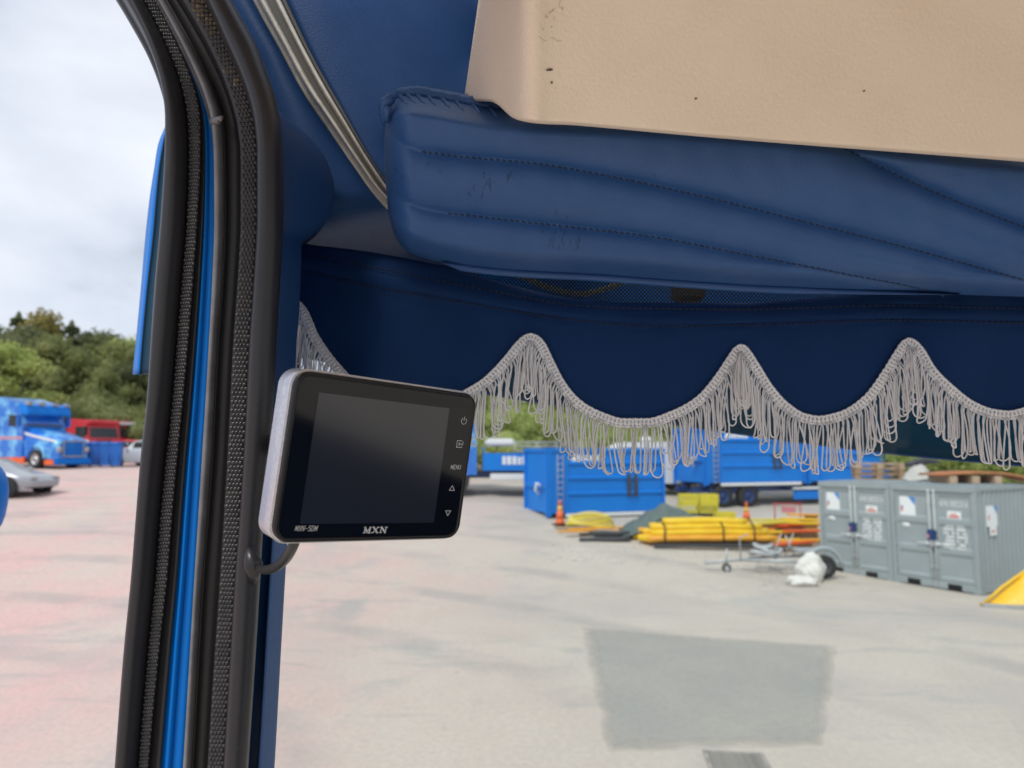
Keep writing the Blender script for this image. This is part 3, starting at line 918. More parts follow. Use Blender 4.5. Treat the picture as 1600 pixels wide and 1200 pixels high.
# every loop hangs plumb from the braid
NL = 292
px2m = .81 / FPX
for k in range(NL):
    s = (k + .5) / NL * total + rnd.uniform(-1.2, 1.2)
    x, y, nx_, ny_ = along(s)
    x += nx_ * (BW - 3); y += ny_ * (BW - 3)
    d = edge_d(x, y) - .0008 + rnd.uniform(-.003, .002)
    top = P(x, y, d) - cur.location
    ln = .057 * rnd.uniform(.86, 1.06)
    ln *= 1 + .26 * (1 - abs(ny_))
    if rnd.random() < .06: ln *= rnd.uniform(.6, .85)
    ww = rnd.choice([.004, .006, .008, .010, .012, .015]) * rnd.uniform(.7, 1.2) / 2
    ang = rnd.uniform(-.9, .9)
    if rnd.random() < .15: ang = rnd.uniform(-1.5, 1.5)
    sway = rnd.gauss(0, .0045)
    spl = rnd.uniform(.0010, .0024)
    bellyL = rnd.gauss(0, .0022)
    ca, sa = math.cos(ang), math.sin(ang)
    pts = []
    side = []
    for u in (0, .12, .28, .45, .62, .76):
        wd = spl + (ww - spl) * math.sin(u / .76 * PI / 2) ** 1.3
        side.append((wd, -(ln - ww) * u / .76 * .97, sway * u ** 1.5 + bellyL * math.sin(u * PI)))
    for q in range(1, 5):
        a_ = q / 4 * PI / 2
        u = .76 + .24 * q / 4
        side.append((ww * math.cos(a_), -(ln - ww) * .97 - ww * 1.25 * math.sin(a_), sway * u ** 1.5 + bellyL * math.sin(u * PI)))
    for wd, zz, sx_ in side:
        fall = nx_ * 6 * px2m * min(1, -zz / .008)
        pts.append(top + Vector((-wd * ca + sx_ + fall, -wd * sa, zz)))
    for wd, zz, sx_ in side[::-1][1:]:
        fall = nx_ * 6 * px2m * min(1, -zz / .008)
        pts.append(top + Vector((wd * ca + sx_ * 1.1 + fall, wd * sa, zz)))
    lp = MB(); lp.tube(pts, .00090, 5)
    lp.build('fringe_loop', M['cord'], braid)

# ------------------------------------------------------------------ monitor
def ray(x, y): return np.array([(x - 800) / FPX, (600 - y) / FPX, 1.0])
q4 = [ray(*q) for q in ((464.5, 574.5), (750.4, 615.8), (717.3, 843.5), (421.2, 852.4))]
sol = np.linalg.solve(np.stack([-q4[1], q4[2], -q4[3]], 1), -q4[0])
dep = np.array([1, *sol]) * .464
def toworld(c): return CAM + RGT * float(c[0]) + UPV * float(c[1]) + FWD * float(c[2])
c4 = [toworld(q4[i] * dep[i]) for i in range(4)]
ctr = sum(c4, Vector()) / 4
ex = ((c4[1] - c4[0]) + (c4[2] - c4[3])).normalized()
ey = ((c4[0] - c4[3]) + (c4[1] - c4[2])); ey = (ey - ex * ey.dot(ex)).normalized()
ezv = ex.cross(ey)
Wm = ((c4[1] - c4[0]).length + (c4[2] - c4[3]).length) / 2
Hm = ((c4[0] - c4[3]).length + (c4[1] - c4[2]).length) / 2
mon = thing('monitor', 'small black camera screen with silver sides mounted on the door pillar', 'monitor', ctr)
mon.matrix_world = Matrix.Translation(ctr) @ Matrix((ex, ey, ezv)).transposed().to_4x4()
def rrect(w_, h_, r, z, n=8):
    pts = []
    for cx, cy, a0 in ((w_/2-r, h_/2-r, 0), (-w_/2+r, h_/2-r, 90), (-w_/2+r, -h_/2+r, 180), (w_/2-r, -h_/2+r, 270)):
        for k in range(n + 1):
            a = math.radians(a0 + 90 * k / n)
            pts.append(Vector((cx + r * math.cos(a), cy + r * math.sin(a), z)))
    return pts
def loft(loops, cap0=True, cap1=True, smooth=True):
    o = MB(); n = len(loops[0])
    vs_ = [p for l in loops for p in l]
    fs = [(i*n+k, i*n+(k+1) % n, (i+1)*n+(k+1) % n, (i+1)*n+k) for i in range(len(loops)-1) for k in range(n)]
    o.add(vs_, fs, smooth)
    if cap0: o.add(loops[0], [tuple(range(n))[::-1]])
    if cap1: o.add(loops[-1], [tuple(range(n))])
    return o
R0 = .0125
loft([rrect(Wm - .004, Hm - .004, R0 - .002, -.026), rrect(Wm, Hm, R0, -.0245), rrect(Wm, Hm, R0, -.0062), rrect(Wm - .0006, Hm - .0006, R0, -.0055), rrect(Wm - .004, Hm - .004, R0 - .002, -.0052)]).build('shell', M['alu'], mon)
loft([rrect(Wm - .0022, Hm - .0022, R0 - .001, -.0053), rrect(Wm - .002, Hm - .002, R0 - .001, -.0022), rrect(Wm - .003, Hm - .003, R0 - .0015, -.0006), rrect(Wm - .0056, Hm - .0056, R0 - .0025, 0), rrect(Wm - .0078, Hm - .0078, R0 - .004, -.0006), rrect(Wm - .0088, Hm - .0088, R0 - .0045, -.0016)]).build('bezel', M['gloss_black'], mon)
loft([rrect(Wm - .0086, Hm - .0086, R0 - .0045, -.0022), rrect(Wm - .0086, Hm - .0086, R0 - .0045, -.0012)]).build('front_glass', M['bezel_glass'], mon)
et = rrect(Wm + .0001, Hm + .0001, R0, -.0058); mb = MB(); mb.tube(et + [et[0]], .00042, 5, caps=False); mb.build('edge_trim', M['polished'], mon)
# where a pixel lies on the front face
def face(px, py):
    d = (RGT * ((px - 800) / FPX) + UPV * ((600 - py) / FPX) + FWD)
    tt = (ctr - CAM).dot(ezv) / d.dot(ezv)
    p = CAM + d * tt - ctr
    return p.dot(ex), p.dot(ey)
scr = [face(*q) for q in ((502, 612), (706, 640), (676, 818), (467, 818))]
x0, x1 = (scr[0][0] + scr[3][0]) / 2, (scr[1][0] + scr[2][0]) / 2
y1, y0 = (scr[0][1] + scr[1][1]) / 2, (scr[2][1] + scr[3][1]) / 2
MB().box((x0, y0, -.0013), (x1, y1, -.0009)).build('screen', M['screen_glass'], mon)
Z = -.0008
def flat_stroke(o, pts, wd, closed=False):
    pts = [Vector((p[0], p[1], 0)) for p in pts]
    n = len(pts)
    for i in range(n if closed else n - 1):
        a, b = pts[i], pts[(i + 1) % n]
        t = (b - a).normalized(); s_ = Vector((-t.y, t.x, 0)) * wd / 2
        a2, b2 = a - t * wd * .3, b + t * wd * .3
        o.add([(q.x, q.y, zz) for zz in (Z - .0002, Z) for q in (a2 - s_, b2 - s_, b2 + s_, a2 + s_)], [(0,3,2,1), (4,5,6,7), (0,1,5,4), (1,2,6,5), (2,3,7,6), (3,0,4,7)])
def text_obj(name, body, height, width, loc, parent, m_, shear=0., depth=.0001, rot=None):
    """flat printed lettering scaled to a given height and width"""
    c = bpy.data.curves.new(name, 'FONT')
    c.body = body; c.size = 1; c.extrude = 0; c.shear = shear
    c.align_x = 'CENTER'; c.align_y = 'CENTER'
    tmp = bpy.data.objects.new(name, c)
    COL.objects.link(tmp)
    dg = bpy.context.evaluated_depsgraph_get()
    me = bpy.data.meshes.new_from_object(tmp.evaluated_get(dg))
    COL.objects.unlink(tmp); bpy.data.objects.remove(tmp)
    co_ = np.array([v.co[:] for v in me.vertices])
    mn, mx_ = co_.min(0), co_.max(0)
    for v in me.vertices:
        v.co = Vector(((v.co.x - (mn[0]+mx_[0])/2) / (mx_[0]-mn[0]) * width, (v.co.y - (mn[1]+mx_[1])/2) / (mx_[1]-mn[1]) * height, 0))
    me.materials.clear(); me.materials.append(m_)
    o = bpy.data.objects.new(name, me); COL.objects.link(o); o.parent = parent
    o.matrix_basis = (rot if rot is not None else Matrix()) if loc is None else Matrix.Translation(loc) @ (rot or Matrix())
    return o
GL = {'M': [[(0, 0), (0, 1), (.5, .25), (1, 1), (1, 0)]], 'X': [[(0, 0), (1, 1)], [(0, 1), (1, 0)]], 'N': [[(0, 0), (0, 1), (1, 0), (1, 1)]], '-': [[(.1, .45), (.9, .45)]],
      '5': [[(1, 1), (.1, 1), (.05, .55), (.7, .6), (1, .35), (.75, 0), (0, .03)]], 'D': [[(0, 0), (0, 1), (.6, 1), (1, .7), (1, .3), (.6, 0), (0, 0)]], 'E': [[(1, 0), (0, 0), (0, 1), (1, 1)], [(0, .5), (.8, .5)]], 'U': [[(0, 1), (0, .2), (.3, 0), (.7, 0), (1, .2), (1, 1)]]}
def print_text(name, word, pxy0, pxy1, hgt, wd_, slant=0.):
    (ax, ay), (bx, by) = face(*pxy0), face(*pxy1)
    o = MB(); n = len(word); pitch = (bx - ax) / (n - .25); ww_ = pitch * .70
    for i, ch in enumerate(word):
        for st_ in GL[ch]:
            flat_stroke(o, [(ax + i * pitch + u * ww_ + slant * v * hgt, ay + (by - ay) * i / n + (v - .5) * hgt) for u, v in st_], wd_)
    o.build(name, M['silver_print'], mon)
print_text('model_lettering', 'MXN-5DM', (462, 826), (496, 826), .0034, .00030, .22)
print_text('menu_lettering', 'MENU', (706, 730), (721, 730), .0032, .00036)
# wide slab-serif name
lg = MB()
cx, cy = face(587.5, 828.5)
lw = abs(face(606, 828)[0] - face(569, 828)[0]); lh = .0042
def glyph(strokes, ox):
    for (ax, ay), (bx, by), wd in strokes:
        sh = .22
        flat_stroke(lg, [(cx + (ox + ax + sh * ay * .35) * lw / 3.35 - lw/2, cy + (ay - .5) * lh), (cx + (ox + bx + sh * by * .35) * lw / 3.35 - lw/2, cy + (by - .5) * lh)], wd * lw / 3.35)
b1, s1_ = .19, .10
glyph([((.16, 0), (.16, 1), .11), ((.16, 1), (.5, .12), b1), ((.5, .12), (.84, 1), s1_), ((.84, 0), (.84, 1), b1), ((.02, .05), (.32, .05), .09), ((.66, .05), (1.0, .05), .09), ((.02, .95), (.25, .95), .09), ((.75, .95), (1.0, .95), .09)], 0)
glyph([((.14, 0), (.86, 1), s1_), ((.14, 1), (.86, 0), b1 * 1.1), ((0, .05), (.32, .05), .09), ((.64, .05), (1.0, .05), .09), ((0, .95), (.36, .95), .09), ((.68, .95), (1.0, .95), .09)], 1.14)
glyph([((.16, 0), (.16, 1), .11), ((.16, 1), (.84, 0), b1 * 1.1), ((.84, 0), (.84, 1), .11), ((.0, .05), (.34, .05), .09), ((.0, .95), (.25, .95), .09), ((.66, .95), (1.02, .95), .09)], 2.28)
lg.build('name_lettering', M['silver_print'], mon)
wd = .00042
def icon(name):
    return MB()
k0 = icon(0); c_ = face(726, 658); r_ = .0025
flat_stroke(k0, [(c_[0] + r_ * math.sin(a), c_[1] + r_ * math.cos(a)) for a in np.linspace(.6, 2*PI - .6, 18)], wd)
flat_stroke(k0, [(c_[0], c_[1] + .0034), (c_[0], c_[1] + .0004)], wd)
k0.build('power_icon', M['silver_print'], mon)
k1 = icon(0); c_ = face(719, 694); h_ = .0026
flat_stroke(k1, [(c_[0]+h_*.8, c_[1]+h_), (c_[0]-h_, c_[1]+h_), (c_[0]-h_, c_[1]-h_), (c_[0]+h_, c_[1]-h_), (c_[0]+h_, c_[1]-h_*.3)], wd)
flat_stroke(k1, [(c_[0]-h_*.4, c_[1]), (c_[0]+h_*1.25, c_[1]), (c_[0]+h_*1.25, c_[1]+h_*.8)], wd)
flat_stroke(k1, [(c_[0]+h_*.05, c_[1]+h_*.45), (c_[0]-h_*.4, c_[1]), (c_[0]+h_*.05, c_[1]-h_*.45)], wd)
k1.build('exit_icon', M['silver_print'], mon)
for nm, px, py, sg_ in (('up_icon', 707.5, 763, 1), ('down_icon', 701, 802, -1)):
    k2 = icon(0); c_ = face(px, py); h_ = .0025
    flat_stroke(k2, [(c_[0]-h_, c_[1]-h_*.7*sg_), (c_[0]+h_, c_[1]-h_*.7*sg_), (c_[0], c_[1]+h_*.8*sg_)], wd, True)
    k2.build(nm, M['silver_print'], mon)
# mounting arm behind the set, and its cable to the seal
mi = mon.matrix_world.inverted()
arm = MB(); arm.tube([mi @ p for p in (toworld(q4[0]*0) + Vector((0, 0, 0)),)] if False else [Vector((-.02, 0, -.02)), Vector((-.02, 0, -.05)), mi @ P(455, 700, .70)], .009, 10)
arm.build('mounting_arm', M['black_plastic'], mon)
cb = [P(465, 835, .50), P(456, 858, .51), P(447, 873, .53), P(434, 885, .56), P(420, 891, .60), P(408, 890, .635), P(400, 884, .65)]
cv = []
for i in range(len(cb) - 1):
    for u in (0, .33, .66): cv.append(mi @ cb[i].lerp(cb[i+1], u))
cv.append(mi @ cb[-1])
for _ in range(3):
    cv = [cv[0]] + [(cv[i-1] + cv[i]*2 + cv[i+1]) / 4 for i in range(1, len(cv)-1)] + [cv[-1]]
mc = MB(); mc.tube(cv, .0040, 10); mc.build('cable', M['black_plastic'], mon)
bl = MB()
bl.tube([P(388, 850, .655), P(392, 868, .645), P(395, 882, .642), P(397, 896, .648), P(393, 915, .658)], [.002, .006, .009, .006, .002], 12)
bl.build('cable_bulge', M['rubber'], s2)
# ------------------------------------------------------------------ grey storage containers
A_ = GP(1283.5, 891, 18.6); B_ = GP(1535, 933, 15.35)
A_.z = B_.z = 0
e1 = (B_ - A_).normalized()
rzC = math.atan2(e1.y, e1.x)
CW = (B_ - A_).length / 2
CH = 2.27
CD = 2.95
cdoor = {}
def container(i):
    lab = ('grey steel storage container with white stencilled doors, farther one of the joined pair', 'grey steel storage container with stickers on its corrugated side, nearer one of the joined pair')[i]
    t_ = thing('storage_container', lab, 'container', A_ + e1 * (CW * i), rzC, 'grey storage containers standing side by side')
    W = CW - .012
    f = MB()
    for x in (0, W - .09):
        f.box((x, 0, .02), (x + .09, .10, CH), None, .008)
        f.box((x, CD - .10, .02), (x + .09, CD, CH), None, .008)
    f.box((.09, .0, CH - .13), (W - .09, .09, CH), None, .008)
    f.box((.09, CD - .09, CH - .13), (W - .09, CD, CH))
    f.box((.0, .10, CH - .08), (.07, CD - .10, CH)); f.box((W - .07, .10, CH - .08), (W, CD - .10, CH))
    # bottom rail with two fork pockets
    pk = ((W * .25 - .15, W * .25 + .15), (W * .72 - .15, W * .72 + .15))
    xs_ = [.09, pk[0][0], pk[0][1], pk[1][0], pk[1][1], W - .09]
    for k in (0, 2, 4): f.box((xs_[k], .0, .03), (xs_[k + 1], .10, .19))
    for a, b_ in pk: f.box((a, .0, .155), (b_, .10, .19))
    f.box((.0, .10, .03), (.07, CD - .10, .16)); f.box((W - .07, .10, .03), (W, CD - .10, .16))
    f.build('frame', M['container_grey'], t_)
    for a, b_ in pk: MB().box((a, .012, .035), (b_, .3, .155)).build('fork_pocket', M['pocket_black'], t_)
    cs_ = MB()
    for x in (-.004, W - .156):
        for z in (0, CH - .115): cs_.box((x, -.006, z), (x + .16, .17, z + .12), None, .012)
    cs_.build('corner_casting', M['container_grey'], t_); cs_ = None
    r = MB(); r.box((.03, .04, CH - .03), (W - .03, CD - .04, CH + .006), None, .004)
    for k in range(8): r.box((.12, .25 + k * .32, CH + .002), (W - .12, .40 + k * .32, CH + .022), None, .008)
    r.build('roof', M['galv'] if False else M['container_grey'], t_)
    # corrugated sides
    def wallpts(x0):
        pts = []; y = .10; k = 0
        while y < CD - .10:
            for dy_, o_ in ((0, 0), (.07, 0), (.10, .032), (.17, .032), (.20, 0)):
                if dy_ == 0 and k: continue
                pts.append((min(y + dy_, CD - .1), o_))
            y += .20; k += 1
        return pts
    for sx_, nm in ((-1, 'side_panel'), (1, 'side_panel')):
        pts = wallpts(0)
        X = (.045 if sx_ < 0 else W - .045)
        g_ = MB(); g_.grid([[Vector((X + sx_ * o_, y, z)) for y, o_ in pts] for z in (.16, CH - .08)], back=Vector((-sx_ * .006, 0, 0)), smooth=False)
        g_.build(nm, M['container_grey'], t_)
    MB().box((.09, CD - .05, .19), (W - .09, CD - .04, CH - .13)).build('back_panel', M['container_grey'], t_)
    # two doors with three pressed fields each
    zb, zt = .20, CH - .14
    half = (W - .18) / 2
    for k in (0, 1):
        xa = .092 + k * half + .004; xb = .092 + (k + 1) * half - .004
        dr = bpy.data.objects.new('door', None); COL.objects.link(dr); dr.parent = t_; dr.location = (xa, .03, zb)
        w_, h_ = xb - xa, zt - zb
        prof = []
        n = 3
        z = 0
        for q in range(n):
            z0_, z1_ = q * h_ / n, (q + 1) * h_ / n
            prof += [(z0_ + .015, 0), (z0_ + .06, 0), (z0_ + .10, .032), (z1_ - .115, .032), (z1_ - .04, 0)]
        prof = [(0, 0)] + prof + [(h_, 0)]
        d_ = MB()
        inx = (.11, .14) if k == 0 else (.14, .11)
        xs_ = [0, .045, .075, w_ - .135, w_ - .105, w_] if k == 0 else [0, .105, .135, w_ - .075, w_ - .045, w_]
        rows = []
        for z_, o_ in prof:
            rows.append([Vector((x, (o_ if 1 < ii < 4 else 0), z_)) for ii, x in enumerate(xs_)])
        d_.grid(rows, back=Vector((0, .045, 0)), smooth=False)
        pm = d_.build('door_panel', M['container_grey'], dr)
        xr = w_ - .055 if k == 0 else .055
        rd = MB(); rd.tube([(xr, -.028, -.13), (xr, -.028, h_ + .07)], .017, 8)
        rd.build('lock_rod', M['rod_grey'], dr)
        br_ = MB()
        for z_ in (-.10, .28, h_ * .5, h_ - .25, h_ + .04): br_.box((xr - .04, -.038, z_ - .035), (xr + .04, .0, z_ + .035), None, .006)
        br_.build('rod_bracket', M['galv'], dr)
        sgn = -1 if k == 0 else 1
        hd = MB(); zh = h_ * .41
        hd.tube([(xr, -.05, zh), (xr + sgn * .12, -.055, zh + .01), (xr + sgn * .30, -.05, zh - .005)], .014, 6)
        hd.box((xr + sgn * .04 - .05, -.06, zh - .03), (xr + sgn * .04 + .05, -.02, zh + .035), None, .006)
        hd.build('handle', M['white_paint'], dr)
        hg = MB(); xh = .0 if k == 0 else w_
        for q in range(4): hg.box((xh - .025, -.02, .12 + q * (h_ - .3) / 3), (xh + .025, .004, .25 + q * (h_ - .3) / 3), None, .006)
        hg.build('hinge', M['container_grey'], dr)
        if k == 0:
            st_ = MB(); st_.box((.10, .022, h_ - .58), (.46, .034, h_ - .13)); st_.build('sticker', M['sticker_white'], dr)
            st_ = MB(); st_.add([(.30, .021, h_ - .13), (.46, .021, h_ - .13), (.46, .021, h_ - .33)], [(0, 1, 2)]); st_.box((.13, .0205, h_ - .42), (.18, .0215, h_ - .34)); 
            st_.build('sticker_corner', M['sticker_blue'], dr)
            st_ = MB(); st_.box((.125, .0195, h_ - .47), (.165, .0205, h_ - .36)); st_.build('sticker_logo', M['sticker_red'], dr)
            st_ = MB(); st_.tube([(.20, .022, h_*.60), (.20, .030, h_*.60)], .085, 8); st_.tube([(.26, .0225, h_*.59), (.26, .030, h_*.59)], .06, 8); st_.build('round_sticker', M['sticker_white'], dr)
        else:
            R_ = Matrix.Rotation(PI / 2, 4, 'X')
            text_obj('number_lettering', '4E90 000235 6', .13, w_ * .70, (w_ * .52, .024, h_ - .24), dr, M['white_print'], rot=R_)
            st_ = MB(); st_.box((w_*.36, .020, h_ - .60), (w_*.70, .030, h_ - .40), None, .003); st_.build('sticker', M['sticker_white'], dr)
            st_ = MB(); st_.box((w_*.40, .018, h_ - .54), (w_*.66, .022, h_ - .50)); st_.box((w_*.44, .018, h_ - .48), (w_*.60, .022, h_ - .455)); st_.build('sticker_print', M['sticker_red'], dr)
            tb = MB()
            for q in range(7):
                z_ = h_ - .74 - q * .082
                off = .036 if q * .082 + .74 < h_ * .66 else .020
                for a, b_ in ((.24, .50), (.58, .82)):
                    x = a * w_
                    while x < b_ * w_ - .03:
                        q2 = rnd.uniform(.028, .055)
                        if rnd.random() < .8: tb.box((x, .012, z_), (x + q2, .034, z_ + rnd.uniform(.044, .058)))
                        x += q2 + .016
            o = tb.build('stencil_lettering', M['white_print'], dr); o['kind'] = 'stuff'
    lb = MB(); lb.box((.092 + half - .085, -.10, 1.08), (.092 + half + .085, .02, 1.30), None, .02); lb.build('lock_box', M['lock_navy'], t_)
    lb = MB(); lb.box((.092 + half - .05, -.08, .92), (.092 + half + .06, .02, 1.07), None, .02); lb.build('padlock', M['galv'], t_)
    lb = MB(); lb.box((.092 + half - .082, -.104, 1.12), (.092 + half - .03, -.098, 1.19)); lb.build('lock_sticker', M['pink'], t_)
    if i == 1:
        st_ = MB(); st_.box((W - .02, .42, 1.42), (W + .003, .86, 1.86)); st_.build('sticker', M['sticker_white'], t_)
        st_ = MB(); st_.add([(W + .005, .70, 1.86), (W + .005, .86, 1.86), (W + .005, .86, 1.66)], [(0, 1, 2)]); st_.build('sticker_corner', M['sticker_blue'], t_)
        st_ = MB(); st_.box((W, .50, 1.22), (W + .003, .80, 1.42)); st_.build('sticker', M['sticker_white'], t_)
        st_ = MB(); st_.box((W + .002, .48, 1.55), (W + .005, .53, 1.67)); st_.box((W + .002, .58, 1.29), (W + .005, .72, 1.33)); st_.build('sticker_logo', M['sticker_red'], t_)
    return t_
for i in (0, 1): container(i)
e2 = Vector((-e1.y, e1.x, 0))
def onC(u, v, z=0.0): return A_ + e1 * u + e2 * v + Vector((0, 0, CH + .012 + z))

# pallets on the containers' roofs: boards and blocks
def pallet(loc, rz, label, colr):
    t_ = thing('pallet', label, 'pallet', loc, rz, 'wooden pallets stacked on the grey container')
    bd = MB().box((-.6, -.05, 0), (.6, .05, .022)).mesh('board', colr)
    bk_ = MB().box((-.07, -.05, 0), (.07, .05, .078)).mesh('block', colr)
    def put(me, loc_, rz_=0):
        o = bpy.data.objects.new(me.name, me); COL.objects.link(o); o.parent = t_; o.location = loc_; o.rotation_euler = (0, 0, rz_)
    for y in (-.36, 0, .36): put(bd, (0, y, 0)); put(bd, (0, y, .10))
    for x in (-.53, 0, .53):
        for y in (-.35, 0, .35): put(bk_, (x, y, .022))
    bd2 = MB().box((-.4, -.06, 0), (.4, .06, .022)).mesh('board', colr)
    for x in (-.54, -.27, 0, .27, .54): put(bd2, (x, 0, .122), PI / 2)
    return t_
pb_ = GP(1372, 757, 19.6); rp_ = -.35
for k, lab in enumerate(('weathered wooden pallet lying on the grey container roof, lowest of its stack', 'weathered wooden pallet in the middle of the stack on the container', 'pale wooden pallet on top of the stack on the container')):
    pallet(Vector((pb_.x, pb_.y, CH + .024 + k * .147)), rp_ + .04 * k, lab, M['wood_pale'] if k == 2 else M['wood'])
t_ = thing('cable_coil', 'pale coil of cable heaped on the container roof beside the pallets', 'cable coil', Vector((*GP(1436, 757, 18.6).xy, CH + .03)))
for k in range(7):
    c_ = MB(); r_ = .34 - .035 * k
    c_.tube([(r_ * math.cos(a) + rnd.uniform(-.02, .02), r_ * math.sin(a) + rnd.uniform(-.02, .02), .03 + k * .055 + .02 * math.sin(3*a)) for a in np.linspace(0, 2*PI, 22)], .032, 6)
    c_.build('turn', M['sack'], t_)
t_ = tag(MB().tube([(-.38, 0, .02), (-.1, .02, .08), (.15, 0, .12), (.52, -.03, .10)], [.05, .10, .09, .03], 8).build('black_hose', M['dark_pipe']), 'short thick black hose end lying on top of the pale cable coil', 'hose')
t_.location = Vector((*GP(1438, 735, 18.6).xy, CH + .40))
t_ = thing('rusty_sheet', 'bent rust coloured sheet resting on wooden blocks on the container roof', 'metal sheet', Vector((*GP(1520, 758, 17.2).xy, CH + .03)), rzC + .95)
rows = [[Vector((x, y, .20 + .07 * math.cos(x * 1.4) - .11 * max(0, x - .3) ** 1.5)) for x in np.linspace(-1.0, 1.35, 22)] for y in (-.5, .5)]
g_ = MB(); g_.grid(rows, back=Vector((0, 0, -.05))); g_.build('sheet', M['rust'], t_)
for x in (-.7, -.2, .3):
    MB().box((x - .08, -.52, 0), (x + .08, .5, .17)).build('block', M['wood_pale'], t_)

# yellow plough blade by the containers
pl = GP(1566, 940, 14.4); pl.z = 0
t_ = thing('plough_blade', 'scratched yellow plough blade lying on the yard in front of the grey container', 'plough blade', pl, -.3)
rows = []
for k in range(14):
    u = k / 13
    x = -.42 + u * 2.2
    top = .03 + .62 * min(1, max(0, (x + .25) / .75))
    rows.append([Vector((x, -.20 + .10 * v + (.30 * v * v) * min(1, u * 3), .01 + top * v)) for v in np.linspace(0, 1, 7)])
g_ = MB(); g_.grid(rows, back=Vector((.02, .05, .01))); g_.build('mouldboard', M['plough_yellow'], t_)
MB().tube([(-.32, -.10, .07), (.02, .02, .36), (.5, .24, .66), (1.7, .26, .68)], .032, 6).build('top_edge', M['plough_yellow'], t_)
MB().box((-.40, -.25, .0), (1.8, -.19, .07), None, .01).build('cutting_edge', M['galv'], t_)
for x in (.35, .9, 1.4):
    MB().prism([(x, 0), (x + .04, 0), (x + .04, .5), (x, .55)], .3, MT((0, .12, 0))).build('rib', M['plough_yellow'], t_)

# ------------------------------------------------------------------ blue tipper containers
DIRX = Vector((.944, .33, 0)).normalized(); rzB = math.atan2(DIRX.y, DIRX.x)
def tipper(loc, Lc, H, label, name='tipper_container', rail=True, letter=True, ladder=True, W=2.35):
    t_ = thing(name, label, 'tipper container', loc, rzB, 'blue tipper containers')
    b_ = MB()
    b_.box((0, 0, .18), (Lc, .05, H)); b_.box((0, W - .05, .18), (Lc, W, H)); b_.box((.05, .05, .18), (Lc - .05, W - .05, .26))
    b_.box((0, .05, .18), (.05, W - .05, H)); b_.box((Lc - .05, .05, .18), (Lc, W - .05, H * .97))
    b_.build('body', M['tipper_blue'], t_)
    for k in range(3):
        z = .18 + (H - .18) * (.30, .54, .77)[k]
        r = MB(); r.prism([(0, -.05), (0, .05), (1, .05), (1, -.05)], .001)
        r = MB(); r.grid([[Vector((x, y, z + dz)) for x in (.62, Lc - .12)] for y, dz in ((0, -.07), (-.06, -.035), (-.06, .035), (0, .07))], back=Vector((0, .002, 0)), smooth=False)
        r.build('side_rib', M['tipper_blue'], t_)
    r = MB(); r.box((-.06, -.06, H - .13), (Lc + .04, .06, H + .01), None, .02); r.box((-.06, .06, H - .13), (.06, W + .04, H + .01), None, .02); r.box((.06, W - .05, H - .13), (Lc, W + .06, H + .01), None, .02)
    r.build('top_rail', M['tipper_blue'], t_)
    for x in (-.03, .60, Lc - .10):
        MB().box((x, -.055, .10), (x + .11, .0, H - .13), None, .01).build('post', M['tipper_blue'], t_)
    for y in (.02, W - .16):
        MB().box((-.07, y, .05), (0, y + .14, H - .14), None, .01).build('end_post', M['tipper_blue'], t_)
    MB().box((-.06, .16, H * .42), (-.0, W - .16, H * .50)).build('end_beam', M['tipper_blue'], t_)
    e_ = MB(); e_.tube([(-.10, .5, H*.46), (-.24, .55, H*.5), (-.26, .62, H*.40), (-.12, .66, H*.34)], .05, 8); e_.build('hook_eye', M['white_paint'], t_)
    sk = MB(); sk.box((.05, .45, 0), (Lc, .62, .17)); sk.box((.05, W - .62, 0), (Lc, W - .45, .17)); sk.build('skid', M['navy'], t_)
    if ladder:
        l_ = MB()
        for x in (.30, .52): l_.tube([(x, -.05, .15), (x, -.05, H - .2)], .014, 6)
        z = .2
        while z < H - .2:
            l_.tube([(.30, -.05, z), (.52, -.05, z)], .016, 6); z += .21
        l_.build('ladder', M['galv'], t_)
    if rail: MB().box((.60, -.10, .05), (Lc - .25, -.02, .17), None, .02).build('side_rail', M['white_paint'], t_)
    if letter:
        tb = MB(); x = .86; zb_ = H - .44
        sh = Matrix(((1, 0, .28, 0), (0, 1, 0, 0), (0, 0, 1, 0), (0, 0, 0, 1)))
        tb.box((0, -.012, 0), (.20, .0, .27), Matrix.Translation((x, 0, zb_)) @ sh); x += .25
        for k in range(6):
            q = rnd.uniform(.08, .14)
            tb.box((0, -.012, 0), (q, .0, rnd.choice((.16, .17, .22))), Matrix.Translation((x, 0, zb_ + .02)) @ sh); x += q + .035
        tb.box((0, -.012, 0), (.55, .0, .05), Matrix.Translation((1.15, 0, zb_ - .06)) @ sh)
        tb.build('lettering', M['white_print'], t_)
    lt = MB(); lt.box((Lc * .66, -.075, H * .30), (Lc * .69, -.05, H * .62)); lt.box((Lc * .72, -.075, H * .30), (Lc * .75, -.05, H * .62)); lt.tube([(Lc*.66, -.07, H*.36), (Lc*.705, -.12, H*.30), (Lc*.75, -.07, H*.36)], .018, 6)
    lt.build('latch', M['dark_pipe'], t_)
    return t_
pa = G(858, 24.7)
tipper(pa, 4.55, 2.42, 'blue open tipper container with a ladder and white lettering standing behind the orange cone')
pb2 = GP(1105, 762, 28.0)
tipper(pb2, 4.75, 2.36, 'blue tipper container with ladder and lettering, loaded on the trailer behind the yellow crates')
tipper(pb2 + DIRX * 4.95, 6.1, 2.28, 'plain blue tipper container without lettering, right end of the loaded trailer', letter=False, ladder=False)
tr_ = thing('hook_trailer', 'dark blue flat trailer on twin wheels carrying two blue tipper containers', 'trailer', Vector((pb2.x, pb2.y, rise(pb2.x, pb2.y))), rzB)
hz_ = pb2.z - tr_.location.z
f = MB(); f.box((-.3, .5, hz_ - .22), (10.0, .72, hz_ - .02)); f.box((-.3, 1.6, hz_ - .22), (10.0, 1.82, hz_ - .02))
